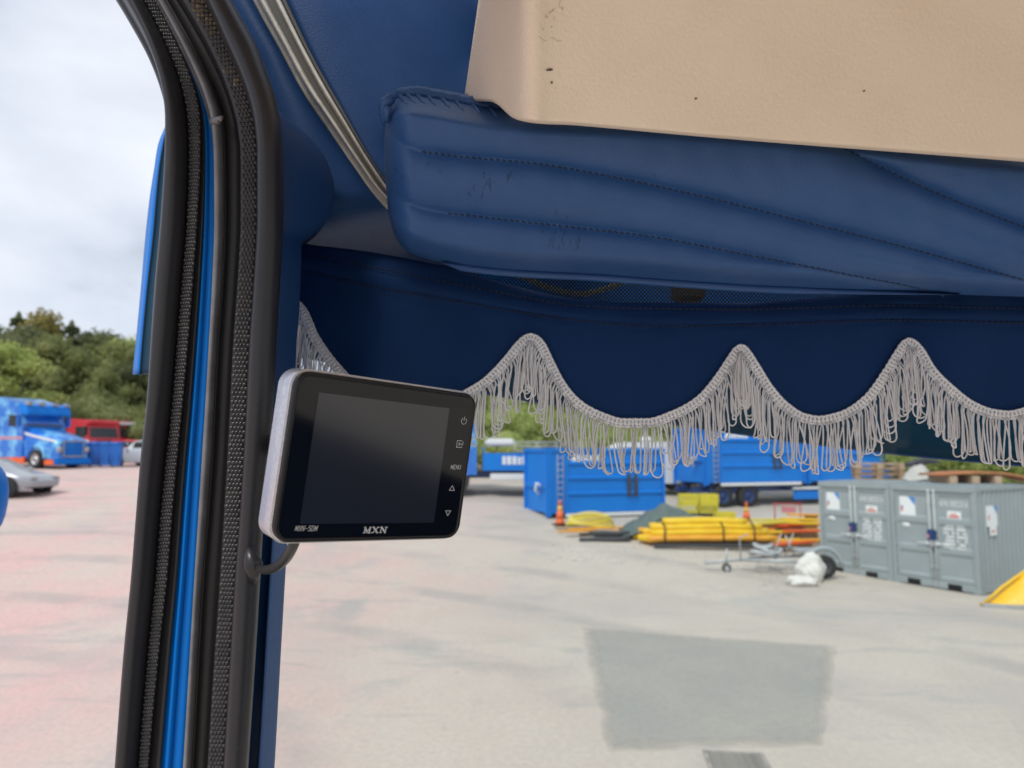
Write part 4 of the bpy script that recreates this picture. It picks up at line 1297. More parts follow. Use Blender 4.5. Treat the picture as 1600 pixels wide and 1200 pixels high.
for x in (.2, 2.0, 4.0, 6.0, 9.0): f.box((x, .1, hz_ - .2), (x + .15, 2.2, hz_ - .06))
f.build('chassis', M['navy'], tr_)
def wheel(parent, loc, r, wd, axis='y', nut=True, rimmat=None, rz=0):
    w_ = bpy.data.objects.new('wheel', None); COL.objects.link(w_); w_.parent = parent; w_.location = loc; w_.rotation_euler = (0, 0, rz)
    m_ = Matrix.Rotation(PI / 2, 4, 'X')
    MB().lathe([(r*.60, -wd/2), (r*.93, -wd/2), (r, -wd*.34), (r, wd*.34), (r*.93, wd/2), (r*.60, wd/2)], m_, 24, caps=False).build('tyre', M['tyre'], w_)
    rm = MB(); rm.lathe([(r*.61, -wd*.40), (r*.61, wd*.44), (r*.56, wd*.44), (r*.50, wd*.25), (r*.25, wd*.22), (r*.22, wd*.40), (r*.05, wd*.42)], m_, 20)
    for k in range(8):
        a = 2 * PI * k / 8
        rm.tube([m_ @ Vector((r*.36*math.cos(a), r*.36*math.sin(a), wd*.2)), m_ @ Vector((r*.36*math.cos(a), r*.36*math.sin(a), wd*.34))], r*.045, 6)
    rm.build('rim', rimmat or M['rim'], w_)
    return w_
for x in (.75, 1.95, 8.2):
    wheel(tr_, (x, .16, .46), .46, .34, rimmat=M['navy'])
    fd = MB(); fd.tube([(x + .58*math.cos(a), .16, .46 + .58*math.sin(a)) for a in np.linspace(.15, PI - .15, 12)], .05, 6); fd.build('mudguard', M['navy'], tr_)
MB().box((4.2, .05, .25), (6.6, .12, .62), None, .02).build('side_guard', M['tipper_blue'], tr_)
MB().box((4.1, -.02, .66), (6.7, .06, .76), None, .02).build('guard_rail', M['white_paint'], tr_)
MB().box((9.7, .2, .2), (9.85, 2.1, .5)).build('rear_bumper', M['navy'], tr_)

# ------------------------------------------------------------------ lorries
def lorry(loc, rz, label, cabm, bodym, stripe, name='lorry', group=None, visor=None, load=True):
    """cab-over lorry, x forward, origin under the front bumper"""
    t_ = thing(name, label, 'lorry', loc, rz, group)
    c_ = MB()
    prof = [(-2.05, .75), (-.02, .70), (.0, 1.35), (-.10, 1.62), (-.30, 2.55), (-.50, 2.80), (-1.95, 2.90), (-2.05, 2.80)]
    c_.prism(prof, 2.4, MT((0, -1.2, 0)))
    c_.build('cab', cabm, t_)
    MB().add([(-.08, -1.05, 1.66), (-.08, 1.05, 1.66), (-.285, .98, 2.45), (-.285, -.98, 2.45)], [(0, 1, 2, 3)]).build('windscreen', M['glass_dark'], t_)
    for s in (-1, 1):
        MB().box((-1.25, s*1.2, 1.62), (-.42, s*1.212, 2.35)).build('side_window', M['glass_dark'], t_)
        MB().box((-.04, s*.75 - .22, .82), (.015, s*.75 + .22, 1.06), None, .03).build('headlight', M['white_paint'], t_)
        mm_ = MB(); mm_.box((-.10, s*1.32, 1.75), (.0, s*1.50, 2.35), None, .03); mm_.tube([(-.25, s*1.2, 2.4), (-.05, s*1.4, 2.4), (-.05, s*1.41, 2.2)], .02, 6); mm_.build('mirror', M['black_plastic'], t_)
    MB().box((-.10, -1.22, .35), (.08, 1.22, .80), None, .05).build('bumper', stripe, t_)
    MB().box((-.42, -1.1, 2.52), (-.02, 1.1, 2.72), None, .04).build('sun_shield', visor or cabm, t_)
    gr = MB()
    for k in range(4): gr.box((-.0, -.7, 1.12 + k * .1), (.02, .7, 1.17 + k * .1))
    gr.build('grille', M['black_plastic'], t_)
    f = MB(); f.box((-7.2, -.45, .6), (-.2, -.25, .85)); f.box((-7.2, .25, .6), (-.2, .45, .85)); f.build('chassis', M['navy'], t_)
    for x in (-1.25, -5.2):
        for s in (-1, 1): wheel(t_, (x, s * 1.03, .50), .50, .32, rz=PI if s > 0 else 0)
    if load:
        b_ = MB(); b_.box((-7.2, -1.2, .92), (-2.3, 1.2, 1.02)); b_.box((-7.2, -1.2, 1.02), (-2.3, -1.15, 1.62)); b_.box((-7.2, 1.15, 1.02), (-2.3, 1.2, 1.62)); b_.box((-2.36, -1.15, 1.02), (-2.3, 1.15, 1.9)); b_.box((-7.2, -1.15, 1.02), (-7.14, 1.15, 1.62))
        b_.build('flatbed', bodym, t_)
        for s in (-1, 1):
            MB().box((-6.6, s*1.22 - .03, .55), (-2.6, s*1.22 + .03, .80), None, .02).build('side_rail', M['white_paint'], t_)
    return t_
# lorry half hidden behind the monitor: heading left, bed to the right
lw_ = G(668, 30.0)
lo_ = lorry(lw_, PI + .05, 'bright blue lorry with cloudy airbrushed cab and white lettering, partly hidden by the monitor', M['airbrush'], M['tipper_blue'], M['tipper_blue'])
lb_ = MB(); x = -4.3
for k in range(6):
    q = rnd.uniform(.12, .2); lb_.box((x, 1.2, 1.16), (x + q, 1.215, 1.16 + rnd.choice((.24, .3, .34)))); x += q + .05
lb_.build('lettering', M['white_print'], lo_)
MB().box((-3.6, -1.0, 1.92), (-2.4, 1.0, 2.22), None, .08).build('roof_box', M['white_paint'], lo_)
ra = MB()
for z in (1.72, 1.9, 2.06): ra.tube([(-6.2, 1.17, z), (-3.6, 1.17, z)], .03, 6)
for x in (-6.2, -5.3, -4.5, -3.6): ra.tube([(x, 1.17, 1.6), (x, 1.17, 2.06)], .03, 6)
ra.build('bed_railing', M['galv'], lo_)

# white van roof behind the tipper container
def van(loc, rz, label):
    t_ = thing('white_van', label, 'van', loc, rz)
    MB().prism([(0, .35), (.03, .95), (-.9, 1.15), (-1.5, 1.95), (-1.9, 2.15), (-5.3, 2.2), (-5.4, .4)], 1.95, MT((0, -.97, 0))).build('body', M['white_paint'], t_)
    for s in (-1, 1): MB().prism([(-1.15, 1.2), (-1.65, 1.9), (-2.4, 1.95), (-2.4, 1.2)], .01, MT((0, s*.985 - .005, 0))).build('side_window', M['glass_dark'], t_)
    for x in (-.85, -4.4):
        for s in (-1, 1): wheel(t_, (x, s*.86, .34), .34, .22, rz=PI if s > 0 else 0)
    MB().box((-3.2, -.2, 2.2), (-2.8, .2, 2.42), None, .05).build('roof_vent', M['white_paint'], t_)
    return t_
vq = G(905, 31.5)
van(Vector((vq.x - .0, vq.y, vq.z)), PI + .08, 'white van whose roof shows behind the blue tipper container')

# big bonneted lorry on the left
bw = G(113, 39.0)
hd_ = -.36
bt = thing('bonneted_lorry', 'blue long-nosed lorry with cloudy airbrushed sides, roof visor and orange skirt', 'lorry', bw, hd_)
hood = MB()
st_ = [(0, .86, .55, 1.50), (-.12, .98, .50, 1.62), (-.9, 1.05, .55, 1.86), (-1.7, 1.10, .62, 2.06), (-2.35, 1.14, .66, 2.24)]
rows = []
for x, hw, zb_, zt_ in st_:
    rows.append([Vector((x, -hw, zb_)), Vector((x, -hw, zb_ + (zt_-zb_)*.55)), Vector((x, -hw*.98, zb_ + (zt_-zb_)*.80)), Vector((x, -hw*.72, zt_)), Vector((x, 0, zt_ + .05)), Vector((x, hw*.72, zt_)), Vector((x, hw*.98, zb_ + (zt_-zb_)*.80)), Vector((x, hw, zb_ + (zt_-zb_)*.55)), Vector((x, hw, zb_))])
hood.grid(rows, back=None); hood.add(rows[0], [tuple(range(9))[::-1]])
hood.build('bonnet', M['airbrush'], bt)
MB().prism([(-2.3, .62), (-2.3, 2.25), (-2.62, 3.15), (-2.8, 3.55), (-4.3, 3.95), (-7.6, 4.05), (-7.6, .62)], 2.44, MT((0, -1.22, 0))).build('cab', M['airbrush'], bt)
MB().add([(-2.31, -1.05, 2.30), (-2.31, 1.05, 2.30), (-2.60, 1.0, 3.0), (-2.60, -1.0, 3.0)], [(0, 1, 2, 3)]).build('windscreen', M['glass_dark'], bt)
MB().box((-2.28, -1.1, 2.24), (-2.24, 1.1, 2.30)).build('windscreen_sill', M['tipper_blue'], bt)
vz = MB(); vz.prism([(-2.62, 3.02), (-2.02, 2.92), (-1.98, 3.06), (-2.10, 3.42), (-2.7, 3.60)], 2.5, MT((0, -1.25, 0))); vz.build('roof_visor', M['tipper_blue'], bt)
for y in (-1.1, -.4, .4, 1.1): MB().box((-2.35, y - .16, 3.44), (-1.95, y + .16, 3.66), None, .06).build('roof_lamp', M['rim'], bt)
for s in (-1, 1):
    MB().prism([(-3.5, 2.32), (-2.75, 2.30), (-2.85, 2.92), (-3.5, 2.95)], .02, MT((0, s*1.225 - .01, 0))).build('side_window', M['glass_dark'], bt)
    MB().box((-5.8, s*1.215, 2.4), (-4.9, s*1.235, 2.9)).build('sleeper_window', M['glass_dark'], bt)
    g_ = MB(); g_.grid([[Vector((x, s*(y + .012), z)) for x, y, z in ((-.15, 1.0, 1.42 + dz), (-.9, 1.06, 1.56 + dz), (-1.7, 1.11, 1.72 + dz), (-2.35, 1.155, 1.88 + dz))] for dz in (0, .13)]); g_.build('stripe', M['white_paint'], bt)
    g_ = MB(); g_.box((-7.6, s*1.222, 1.60), (-2.32, s*1.232, 1.74)); g_.build('stripe', M['pink'], bt)
    ab = MB(); ab.tube([(-1.35 + .64*math.cos(a), s*1.10, .58 + .64*math.sin(a)) for a in np.linspace(-.1, PI + .1, 14)], .07, 8); ab.build('wheel_arch', M['airbrush'], bt)
    wheel(bt, (-1.35, s*1.02, .52), .52, .34, rz=PI if s > 0 else 0)
    wheel(bt, (-6.2, s*1.02, .52), .52, .34, rz=PI if s > 0 else 0)
    MB().box((-.72, s*1.0, .22), (.02, s*1.12, .48), None, .03).build('front_skirt', M['orange'], bt)
    MB().box((-5.4, s*1.12, .28), (-2.1, s*1.22, .64), None, .03).build('side_skirt', M['orange'], bt)
    MB().lathe([(.17, 0), (.17, .06), (.05, .08)], MT((.0, s*.82, 1.02)) @ Matrix.Rotation(PI/2, 4, 'Y'), 14).build('headlight', M['rim'], bt)
    mm_ = MB(); mm_.box((-2.45, s*1.30, 2.3), (-2.3, s*1.55, 2.9), None, .04); mm_.build('mirror', M['airbrush'], bt)
gf = MB(); gf.box((.0, -.62, .62), (.05, -.54, 1.52), None, .02); gf.box((.0, .54, .62), (.05, .62, 1.52), None, .02); gf.box((.0, -.54, 1.44), (.05, .54, 1.52), None, .02); gf.box((.0, -.54, .62), (.05, .54, .70), None, .02); gf.build('grille_frame', M['rim'], bt)
gr = MB()
for k in range(6): gr.box((.01, -.53, .74 + k * .115), (.03, .53, .81 + k * .115))
gr.build('grille', M['tipper_blue'], bt)
MB().box((-.10, -1.1, .22), (.14, 1.1, .56), None, .08).build('bumper', M['tipper_blue'], bt)
MB().box((-7.5, -.5, .5), (-2.2, .5, .66)).build('chassis', M['navy'], bt)

# ------------------------------------------------------------------ cars
def car(loc, rz, label, paint, kind='coupe', group=None):
    t_ = thing('parked_car', label, 'car', loc, rz, group)
    # stations along x (front is 0): belt height, roof height, half width, half roof width
    if kind == 'coupe':
        S = [(.0, .52, .52, .62, .5), (-.10, .66, .66, .80, .62), (-.6, .78, .78, .88, .72), (-1.15, .90, .90, .90, .72), (-1.7, .96, 1.20, .91, .66), (-2.1, .98, 1.36, .91, .60), (-2.7, .99, 1.38, .91, .59), (-3.4, .99, 1.16, .90, .62), (-3.75, .98, 1.0, .89, .68), (-4.2, .93, .93, .84, .66), (-4.35, .72, .72, .78, .6)]
    else:
        S = [(.0, .55, .55, .62, .5), (-.10, .70, .70, .80, .62), (-.7, .88, .88, .88, .72), (-1.05, .96, .98, .90, .70), (-1.75, 1.0, 1.45, .91, .66), (-2.4, 1.01, 1.52, .91, .64), (-3.4, 1.02, 1.46, .90, .62), (-3.9, 1.0, 1.20, .88, .64), (-4.1, .95, 1.0, .84, .64), (-4.2, .70, .72, .80, .6)]
    rows = []
    for x, zb_, zr, hw, hr in S:
        zl = .20 if -4.1 < x < -.15 else .34
        rows.append([Vector((x, -hw*.93, zl)), Vector((x, -hw, .45)), Vector((x, -hw, zb_*.88)), Vector((x, -hw*.96, zb_)), Vector((x, -(hr + (hw*.94-hr)*(1 if zr <= zb_ + .01 else .0)) , zr)), Vector((x, 0, zr + .02)), Vector((x, hr + (hw*.94-hr)*(1 if zr <= zb_ + .01 else .0), zr)), Vector((x, hw*.96, zb_)), Vector((x, hw, zb_*.88)), Vector((x, hw, .45)), Vector((x, hw*.93, zl))])
    b_ = MB(); b_.grid(rows); b_.add(rows[0], [tuple(range(11))[::-1]]); b_.add(rows[-1], [tuple(range(11))])
    b_.build('body', paint, t_)
    # glass between belt and roof
    for s in (-1, 1):
        lo_, hi_ = [], []
        for x, zb_, zr, hw, hr in S:
            if zr > zb_ + .12:
                lo_.append(Vector((x, s*(hw*.96*.95 + hr*.05 + .008), zb_ + .04))); hi_.append(Vector((x, s*(hr + (hw*.96-hr)*.16 + .008), zr - (zr-zb_)*.16)))
        MB().grid([lo_, hi_], back=Vector((0, -s*.01, 0))).build('side_window', M['glass_dark'], t_)
        MB().box((-.28, s*.56 - .17, .58), (-.03, s*.56 + .17, .70), None, .03).build('headlight', M['rim'], t_)
        MB().box((-1.5, s*.90, .94), (-1.32, s*1.06, 1.06), None, .03).build('door_mirror', paint, t_)
        for x in (-.80, -3.45):
            ar = MB(); ar.lathe([(.375, -.02), (.375, .012), (.33, .012)], MT((x, s*.895, .34)) @ Matrix.Rotation(-s * PI/2, 4, 'X'), 22); ar.build('wheel_arch', M['black'], t_)
            wheel(t_, (x, s*.80, .32), .32, .22, rz=PI if s > 0 else 0)
    i = 3
    a, b2 = S[3], S[5]
    MB().add([(a[0]-.06, -a[3]*.82, a[1]+.035), (a[0]-.06, a[3]*.82, a[1]+.035), (b2[0]+.12, b2[4]*.98, b2[2]-.05), (b2[0]+.12, -b2[4]*.98, b2[2]-.05)], [(0, 1, 2, 3)]).build('windscreen', M['glass_dark'], t_)
    return t_
c1 = G(72, 26.2)
car(c1, -.06, 'silver coupe at the left edge of the photo in front of the long-nosed lorry', M['silver_paint'])
c2 = G(190, 43.0)
car(Vector((c2.x - .2, c2.y, c2.z)), PI - .25, 'pale silver car parked beside the blue bins', M['pale_paint'], 'hatch')
c3 = G(258, 47.5)
car(c3, -.1, 'red car parked far back beside the black pillar', M['red_paint'], 'hatch')

# red and white lorries behind the bins
l1 = G(163, 47.0)
lorry(l1, -.35, 'red lorry cab standing behind the blue bins', M['red_paint'], M['maroon'], M['red_paint'], load=True)
l2 = G(203, 50.0)
l2o = lorry(l2, -.30, 'red and white lorry with a green load board behind the blue bins', M['red_paint'], M['white_paint'], M['white_paint'], visor=M['white_paint'])
MB().box((-4.2, -1.25, 1.6), (-2.4, 1.25, 2.4), None, .03).build('load_board', M['green_dark'], l2o)

# four large blue wheelie bins
bin0 = None
def make_bin():
    t_ = thing('wheelie_bin', 'x', 'bin', (0, 0, 0), 0, 'blue wheelie bins in a row beside the long-nosed lorry')
    loft([[Vector((x*w_, y*w_*1.05, z)) for x, y in ((-.5,-.5),(.5,-.5),(.5,.5),(-.5,.5))] for w_, z in ((.62, .10), (.80, 1.22), (.86, 1.24), (.86, 1.30))], smooth=False).build('tub', M['bin_blue'], t_)
    l_ = MB(); l_.grid([[Vector((x, y, 1.31 + .10 * math.cos(y * 3.0))) for y in np.linspace(-.46, .46, 7)] for x in (-.45, .45)], back=Vector((0, 0, -.05))); l_.build('lid', M['bin_blue'], t_)
    MB().tube([(-.38, .46, 1.22), (-.38, .54, 1.26), (.38, .54, 1.26), (.38, .46, 1.22)], .022, 6).build('handle', M['bin_blue'], t_)
    for s in (-1, 1): wheel(t_, (s*.34, .30, .12), .12, .07, rz=PI/2)
    for x in (-.2, .2): MB().box((x - .025, -.455, .3), (x + .025, -.40, 1.15), MT((0, .0, 0), rx=-.07)).build('rib', M['bin_blue'], t_)
    return t_
bl_ = ['blue wheelie bin next to the nose of the blue long-nosed lorry', 'blue wheelie bin second from the long-nosed lorry', 'blue wheelie bin third from the long-nosed lorry', 'blue wheelie bin next to the pale silver car']
for k, px in enumerate((131, 147.5, 165, 181.5)):
    o = bin0 = make_bin() if k == 0 else copy_tree(bin0)
    bq = G(px, 40.5)
    o.location = bq; o.rotation_euler = (0, 0, .3 + rnd.uniform(-.15, .15)); o['label'] = bl_[k]
    o.scale = (.70, .72, 1.02)

# ------------------------------------------------------------------ the heap of pipes, planks, crates and cones
def cone(px, Y, label):
    t_ = thing('traffic_cone', label, 'traffic cone', G(px, Y), .3, 'orange traffic cones')
    MB().box((-.22, -.22, 0), (.22, .22, .045), None, .012).build('base', M['black_plastic'], t_)
    MB().lathe([(.16, .045), (.135, .20)], None, 20).build('cone', M['cone_orange'], t_)
    MB().lathe([(.135, .20), (.085, .48)], None, 20).build('sleeve', M['cone_orange'], t_)
    MB().lathe([(.085, .48), (.060, .62)], None, 20).build('band', M['cone_yellow'], t_)
    MB().lathe([(.060, .62), (.028, .80), (.02, .81)], None, 20).build('tip', M['cone_orange'], t_)
    return t_
cone(875, 23.6, 'orange traffic cone on the yard in front of the blue tipper container').scale = (1.0, 1.0, 1.02)
cone(1167, 24.5, 'orange traffic cone standing among the planks by the trailer wheels')

def pile(px, Y, rz, dx=0.): 
    q = G(px, Y); return q
# bundle of yellow pipes on black beams
pp = G(1090, 21.4)
t_ = thing('pipe_bundle', 'strapped bundle of thick yellow pipes lying on black beams', 'pipe bundle', pp, .03)
def bent(L0, L1, y, z, r, m_, name, n=9, sag=.05):
    o = MB(); o.tube([(L0 + (L1 - L0)*q/(n-1), y + .04*math.sin(q*.9 + y*9), z + sag*math.sin(PI*q/(n-1)) + rnd.uniform(-.008, .008)) for q in range(n)], r, 10)
    return o.build(name, m_, t_)
lay = []
for lv, (n_, z_) in enumerate(((7, .19), (6, .345), (5, .50), (3, .65))):
    for j in range(n_):
        y_ = -.62 + 1.1 * (j + .5 * lv * .9) / 6.2
        lay.append((y_, z_, -1.8 + .22 * lv + rnd.uniform(-.15, .25), 2.25 - .28 * lv + rnd.uniform(-.3, .15), 'amber' if (lv == 0 and j % 3 == 0) or rnd.random() < .22 else 'yellow'))
for y, z, a, b_, m_ in lay:
    bent(a, b_, y, z, .092, M[m_], 'pipe', sag=.03)
for x in (-1.15, .55, 1.45):
    MB().tube([(x, -.78, .14), (x - .02, -.76, .30), (x + .03, -.66, .52), (x, -.3, .74), (x, .2, .62), (x, .56, .3), (x, .56, .08)], .022, 6).build('strap', M['black'], t_)
for y in (-.85, .55):
    MB().box((-1.5, y - .07, 0), (2.4, y + .07, .09)).build('beam', M['dark_pipe'], t_)
# black pipes left of the bundle
for k, (px, Y, L_, rz, z) in enumerate(((945, 21.2, 1.5, .1, .06), (962, 21.8, 1.3, -.15, .06), (935, 22.1, 1.2, .25, .06), (952, 21.6, 1.2, -.02, .17))):
    q = G(px, Y)
    o = MB(); o.tube([(-L_/2, 0, z), (-L_*.2, .03, z + .01), (L_*.2, -.02, z), (L_/2, 0, z)], .07, 10)
    o = o.build('black_pipe', M['dark_pipe']); o.location = q; o.rotation_euler = (0, 0, rz)
    tag(o, ['short black pipe in front of the splayed boards', 'black pipe end pointing away beside the yellow pipes', 'black pipe lying slanted under the boards', 'black pipe lying across two other black pipes'][k], 'pipe', 'black pipes beside the yellow bundle')
# straw-yellow hose coil
q = G(922, 23.0)
t_ = thing('hose_coil', 'straw yellow bundle of coiled hose between the cone and the yellow pipes', 'hose', q + Vector((0, 0, .05)))
for k in range(6):
    o = MB(); o.tube([(.75*math.cos(a)*(1-.05*k), .30*math.sin(a), .12 + .06*k + .05*math.sin(2*a + k)) for a in np.linspace(0, 2*PI, 24)], .045, 6)
    o.build('turn', M['straw'] if k % 2 else M['crate_yellow'], t_)
# splayed boards
bl2 = ['pale wooden board nearest the orange cone', 'wooden board splayed below the hose coil', 'broken pale board at the front of the heap', 'long brown board under the hose coil', 'short board leaning on the black pipes']
for k, (px, Y, L_, rz) in enumerate(((893, 22.9, 1.1, -.35), (918, 22.4, 1.9, -.12), (905, 21.9, .9, .3), (940, 22.6, 2.1, .05), (955, 22.0, 1.0, -.5))):
    q = G(px, Y)
    o = MB().box((-L_/2, -.09, 0), (L_/2, .09, .04), MT((0, 0, .03 + .03*k), ry=.03*(-1)**k), .006).build('board', M['wood_pale'] if k % 2 == 0 else M['amber'])
    o.location = q; o.rotation_euler = (0, 0, rz); tag(o, bl2[k], 'board', 'boards splayed left of the yellow pipes')
# tarpaulin heap
q = G(1052, 22.3)
rows = []
for i in range(22):
    v = i / 21; row = []
    for j in range(40):
        u = j / 39
        x = -1.75 + 3.5 * u; y = -.85 + 1.9 * v
        ridge = max(0, 1 - abs(u - .42) / (.42 if u < .42 else .62))
        h = .96 * ridge ** .8 * math.sin(PI * min(1, .08 + v * .92)) ** .7
        h += .035 * math.sin(u * 42 + v * 5) * (1 - abs(2*v-1)) + rnd.uniform(-.012, .012)
        row.append(Vector((x, y, max(.03, h + .05))))
    rows.append(row)
g_ = MB(); g_.grid(rows, back=Vector((0, 0, -.02)))
o = g_.build('tarpaulin', M['tarp']); o.location = q
tag(o, 'grey green tarpaulin draped over a heap behind the yellow pipes', 'tarpaulin')
# yellow crates
def crate():
    t_ = thing('crate', 'x', 'crate', (0, 0, 0), 0, 'yellow crates stacked behind the tarpaulin')
    for (a, b_) in (((-.3, -.2, 0), (.3, .2, .02)), ((-.3, -.2, .02), (.3, -.185, .06)), ((-.3, .185, .02), (.3, .2, .06)), ((-.3, -.2, .24), (.3, -.185, .30)), ((-.3, .185, .24), (.3, .2, .30))):
        MB().box(a, b_).build('rail', M['crate_yellow'], t_)
    s_ = MB()
    for x in np.linspace(-.29, .29, 9): s_.box((x - .018, -.197, .06), (x + .018, -.188, .24)); s_.box((x - .018, .188, .06), (x + .018, .197, .24))
    s_.build('slat', M['crate_yellow'], t_)['kind'] = 'stuff'
    for x in (-.3, .285): MB().box((x, -.184, .021), (x + .015, .184, .30)).build('end_panel', M['crate_yellow'], t_)
    return t_
cq = G(1088, 23.8)
cl_ = ['yellow crate at the bottom left of the crate stack behind the tarpaulin', 'yellow crate at the bottom right of the crate stack behind the tarpaulin', 'yellow crate at the top left of the crate stack', 'yellow crate at the top right of the crate stack', 'yellow crate set down to the right below the crate stack']
cr0 = None
bz = .52
MB_ = MB(); MB_.box((-.75, -.5, 0), (1.0, .5, bz - .01), None, .02)
o = MB_.build('black_box', M['dark_pipe']); o.location = cq; tag(o, 'dark box carrying the yellow crates', 'box')
for k, (dx, dz) in enumerate(((-.30, 0), (.34, 0), (-.28, .31), (.36, .31), (.72, -.22))):
    o = crate() if cr0 is None else copy_tree(cr0)
    cr0 = cr0 or o
    o.location = cq + Vector((dx, -.15 if k < 4 else -.75, bz + dz)); o.rotation_euler = (0, 0, rnd.uniform(-.08, .08)); o['label'] = cl_[k]
# yellow and orange planks scattered
names = {'yellow': 'yellow', 'amber': 'amber', 'orange': 'orange', 'wood_pale': 'pale wooden', 'rust': 'rusty', 'crate_yellow': 'lemon yellow'}
plist = [(1150, 22.8, 2.0, .02, 'crate_yellow', .10, 'running from the crates towards the cone'), (1165, 23.4, 1.9, -.08, 'yellow', .12, 'just behind the orange cone'), (1140, 22.0, 2.2, .06, 'orange', .16, 'above the end of the yellow pipes'), (1165, 21.9, 1.8, .12, 'amber', .20, 'crossing the orange one'), (1195, 22.6, 2.0, -.05, 'yellow', .10, 'in the middle of the heap'), (1205, 21.8, 2.0, .10, 'orange', .14, 'in front of the red barrier'), (1225, 22.4, 1.9, -.10, 'amber', .22, 'under the barrier'), (1240, 21.6, 1.8, .16, 'yellow', .24, 'near the container corner'), (1262, 21.2, 1.5, .22, 'orange', .34, 'on top of the heap by the container'), (1258, 20.8, 1.6, .05, 'amber', .14, 'lying low by the container'), (1215, 20.9, 1.3, -.12, 'yellow', .10, 'closest to the trailer frame'), (1268, 21.8, 1.3, -.02, 'yellow', .46, 'highest beside the container'), (1180, 21.3, 1.4, -.2, 'wood_pale', .08, 'under the orange ones'), (1245, 22.0, 1.7, -.18, 'orange', .36, 'slanting over the yellow ones')]
plist += [(1185, 22.2, 1.9, -.12, 'orange', .30, 'lying on the yellow ones beside the cone'), (1218, 22.9, 2.0, .08, 'crate_yellow', .34, 'behind the barrier posts'), (1270, 22.6, 1.6, .14, 'amber', .58, 'at the very top of the heap'), (1135, 23.0, 1.6, -.04, 'amber', .18, 'between the crates and the cone'), (1240, 20.6, 1.3, .3, 'orange', .10, 'at the foot of the heap by the container'), (1205, 22.0, 1.8, .22, 'crate_yellow', .40, 'tilted across the middle of the heap'), (1262, 22.2, 1.5, -.25, 'yellow', .50, 'slanting against the container')]
for k, (px, Y, L_, rz, m_, z, where) in enumerate(plist):
    q = G(px, Y); z += .16
    o = MB().box((-L_/2, -.11, -.03), (L_/2, .11, .03), MT((0, 0, z), ry=rnd.uniform(-.04, .04)), .006).build('plank', M[m_]); o.location = q; o.rotation_euler = (0, 0, rz)
    tag(o, '%s plank %s' % (names[m_], where), 'plank', 'yellow and orange planks heaped by the grey containers')
    s_ = MB().box((-L_/2, -.08, 0), (L_/2, .08, z - .04), None, 0).build('bearer', M['wood'], None); s_.parent = o; s_.location = (0, .05, 0); s_.scale = (.25, .6, 1)
# red barrier
q = G(1232, 23.0)
t_ = thing('barrier', 'thin red barrier frame with a pink sign among the planks', 'barrier', q, .05)
for x in (-.42, .42): MB().tube([(x, 0, 0), (x, 0, 1.05)], .022, 8).build('post', M['maroon'], t_)
MB().tube([(-.42, 0, 1.0), (.42, 0, 1.0)], .02, 8).build('rail', M['maroon'], t_)
MB().box((-.2, -.03, .72), (.26, -.01, .92)).build('sign', M['pink'], t_)
# light trailer frame with drawbar and jockey wheel
q = G(1195, 17.9)
t_ = thing('trailer_frame', 'grey light trailer frame with drawbar and jockey wheel in front of the pipes', 'trailer', q, -.08)
fr_ = MB()
for pts, r in (([(-1.45, .0, .22), (-.6, .1, .30), (.3, .45, .34), (1.2, .5, .36)], .04), ([(-.6, .1, .30), (.3, -.35, .34), (1.2, -.4, .36)], .04), ([(.3, -.35, .34), (.3, .45, .34)], .035), ([(1.1, -.4, .36), (1.1, .5, .36)], .035)):
    fr_.tube(pts, r, 8)
fr_.build('frame', M['galv'], t_)
up = MB()
for pts in ([(-.55, .1, .3), (-.56, .1, .85), (-.35, .1, .92)], [(.35, .1, .36), (.32, .1, .62), (.46, .1, .95)], [(.55, .2, .36), (.8, .25, .95)], [(.8, .2, .4), (.58, .2, .9)]): up.tube(pts, .018, 6)
up.build('upright', M['galv'], t_)
for k, (x, y, z, s_) in enumerate(((-.05, .05, .48, .28), (.22, .15, .52, .24), (.05, .25, .62, .22))):
    o = MB(); o.tube([(x + s_*math.cos(a), y + s_*.6*math.sin(a), z + .04*math.sin(2*a + k)) for a in np.linspace(0, 2*PI, 18)], .05, 7); o.build('wire_coil', M['galv'], t_)
jw = wheel(t_, (-.92, .02, .11), .11, .06); MB().tube([(-.92, .02, .12), (-.90, .02, .58)], .025, 8).build('jockey_leg', M['galv'], t_)
wheel(t_, (1.22, -.62, .27), .27, .16, rimmat=M['dark_pipe'])
MB().tube([(1.22 + .40*math.cos(a), -.62, .30 + .40*math.sin(a)) for a in np.linspace(.0, PI, 14)], .055, 8).build('mudguard', M['container_grey'], t_)
MB().box((.75, -.2, .50), (1.35, .4, .58), None, .02).build('deck', M['galv'], t_)
# white sacks
def sack(px, Y, sx_, sy_, sz_, label, seed):
    r_ = random.Random(seed)
    bm = bmesh.new(); bmesh.ops.create_icosphere(bm, subdivisions=4, radius=1)
    for v in bm.verts:
        c = v.co
        n_ = .12*math.sin(c.x*5 + seed) + .10*math.sin(c.y*7 + c.z*4 + seed*2) + .05*math.sin(c.x*13 + c.z*11)
        v.co = Vector((c.x*sx_*(1 + n_), c.y*sy_*(1 + n_), max(-.72, c.z)*sz_*(1 + n_*.8) + sz_*.72))
    me = bpy.data.meshes.new('sack'); bm.to_mesh(me); bm.free(); me.polygons.foreach_set('use_smooth', [True]*len(me.polygons)); me.materials.append(M['sack'])
    o = bpy.data.objects.new('sack', me); COL.objects.link(o); o.location = G(px, Y); tag(o, label, 'sack')
sack(1268, 17.0, .33, .26, .36, 'bulging white sack standing against the grey container corner', 1)
sack(1252, 16.5, .34, .22, .12, 'flat white sack lying on the yard before the bulging one', 4)
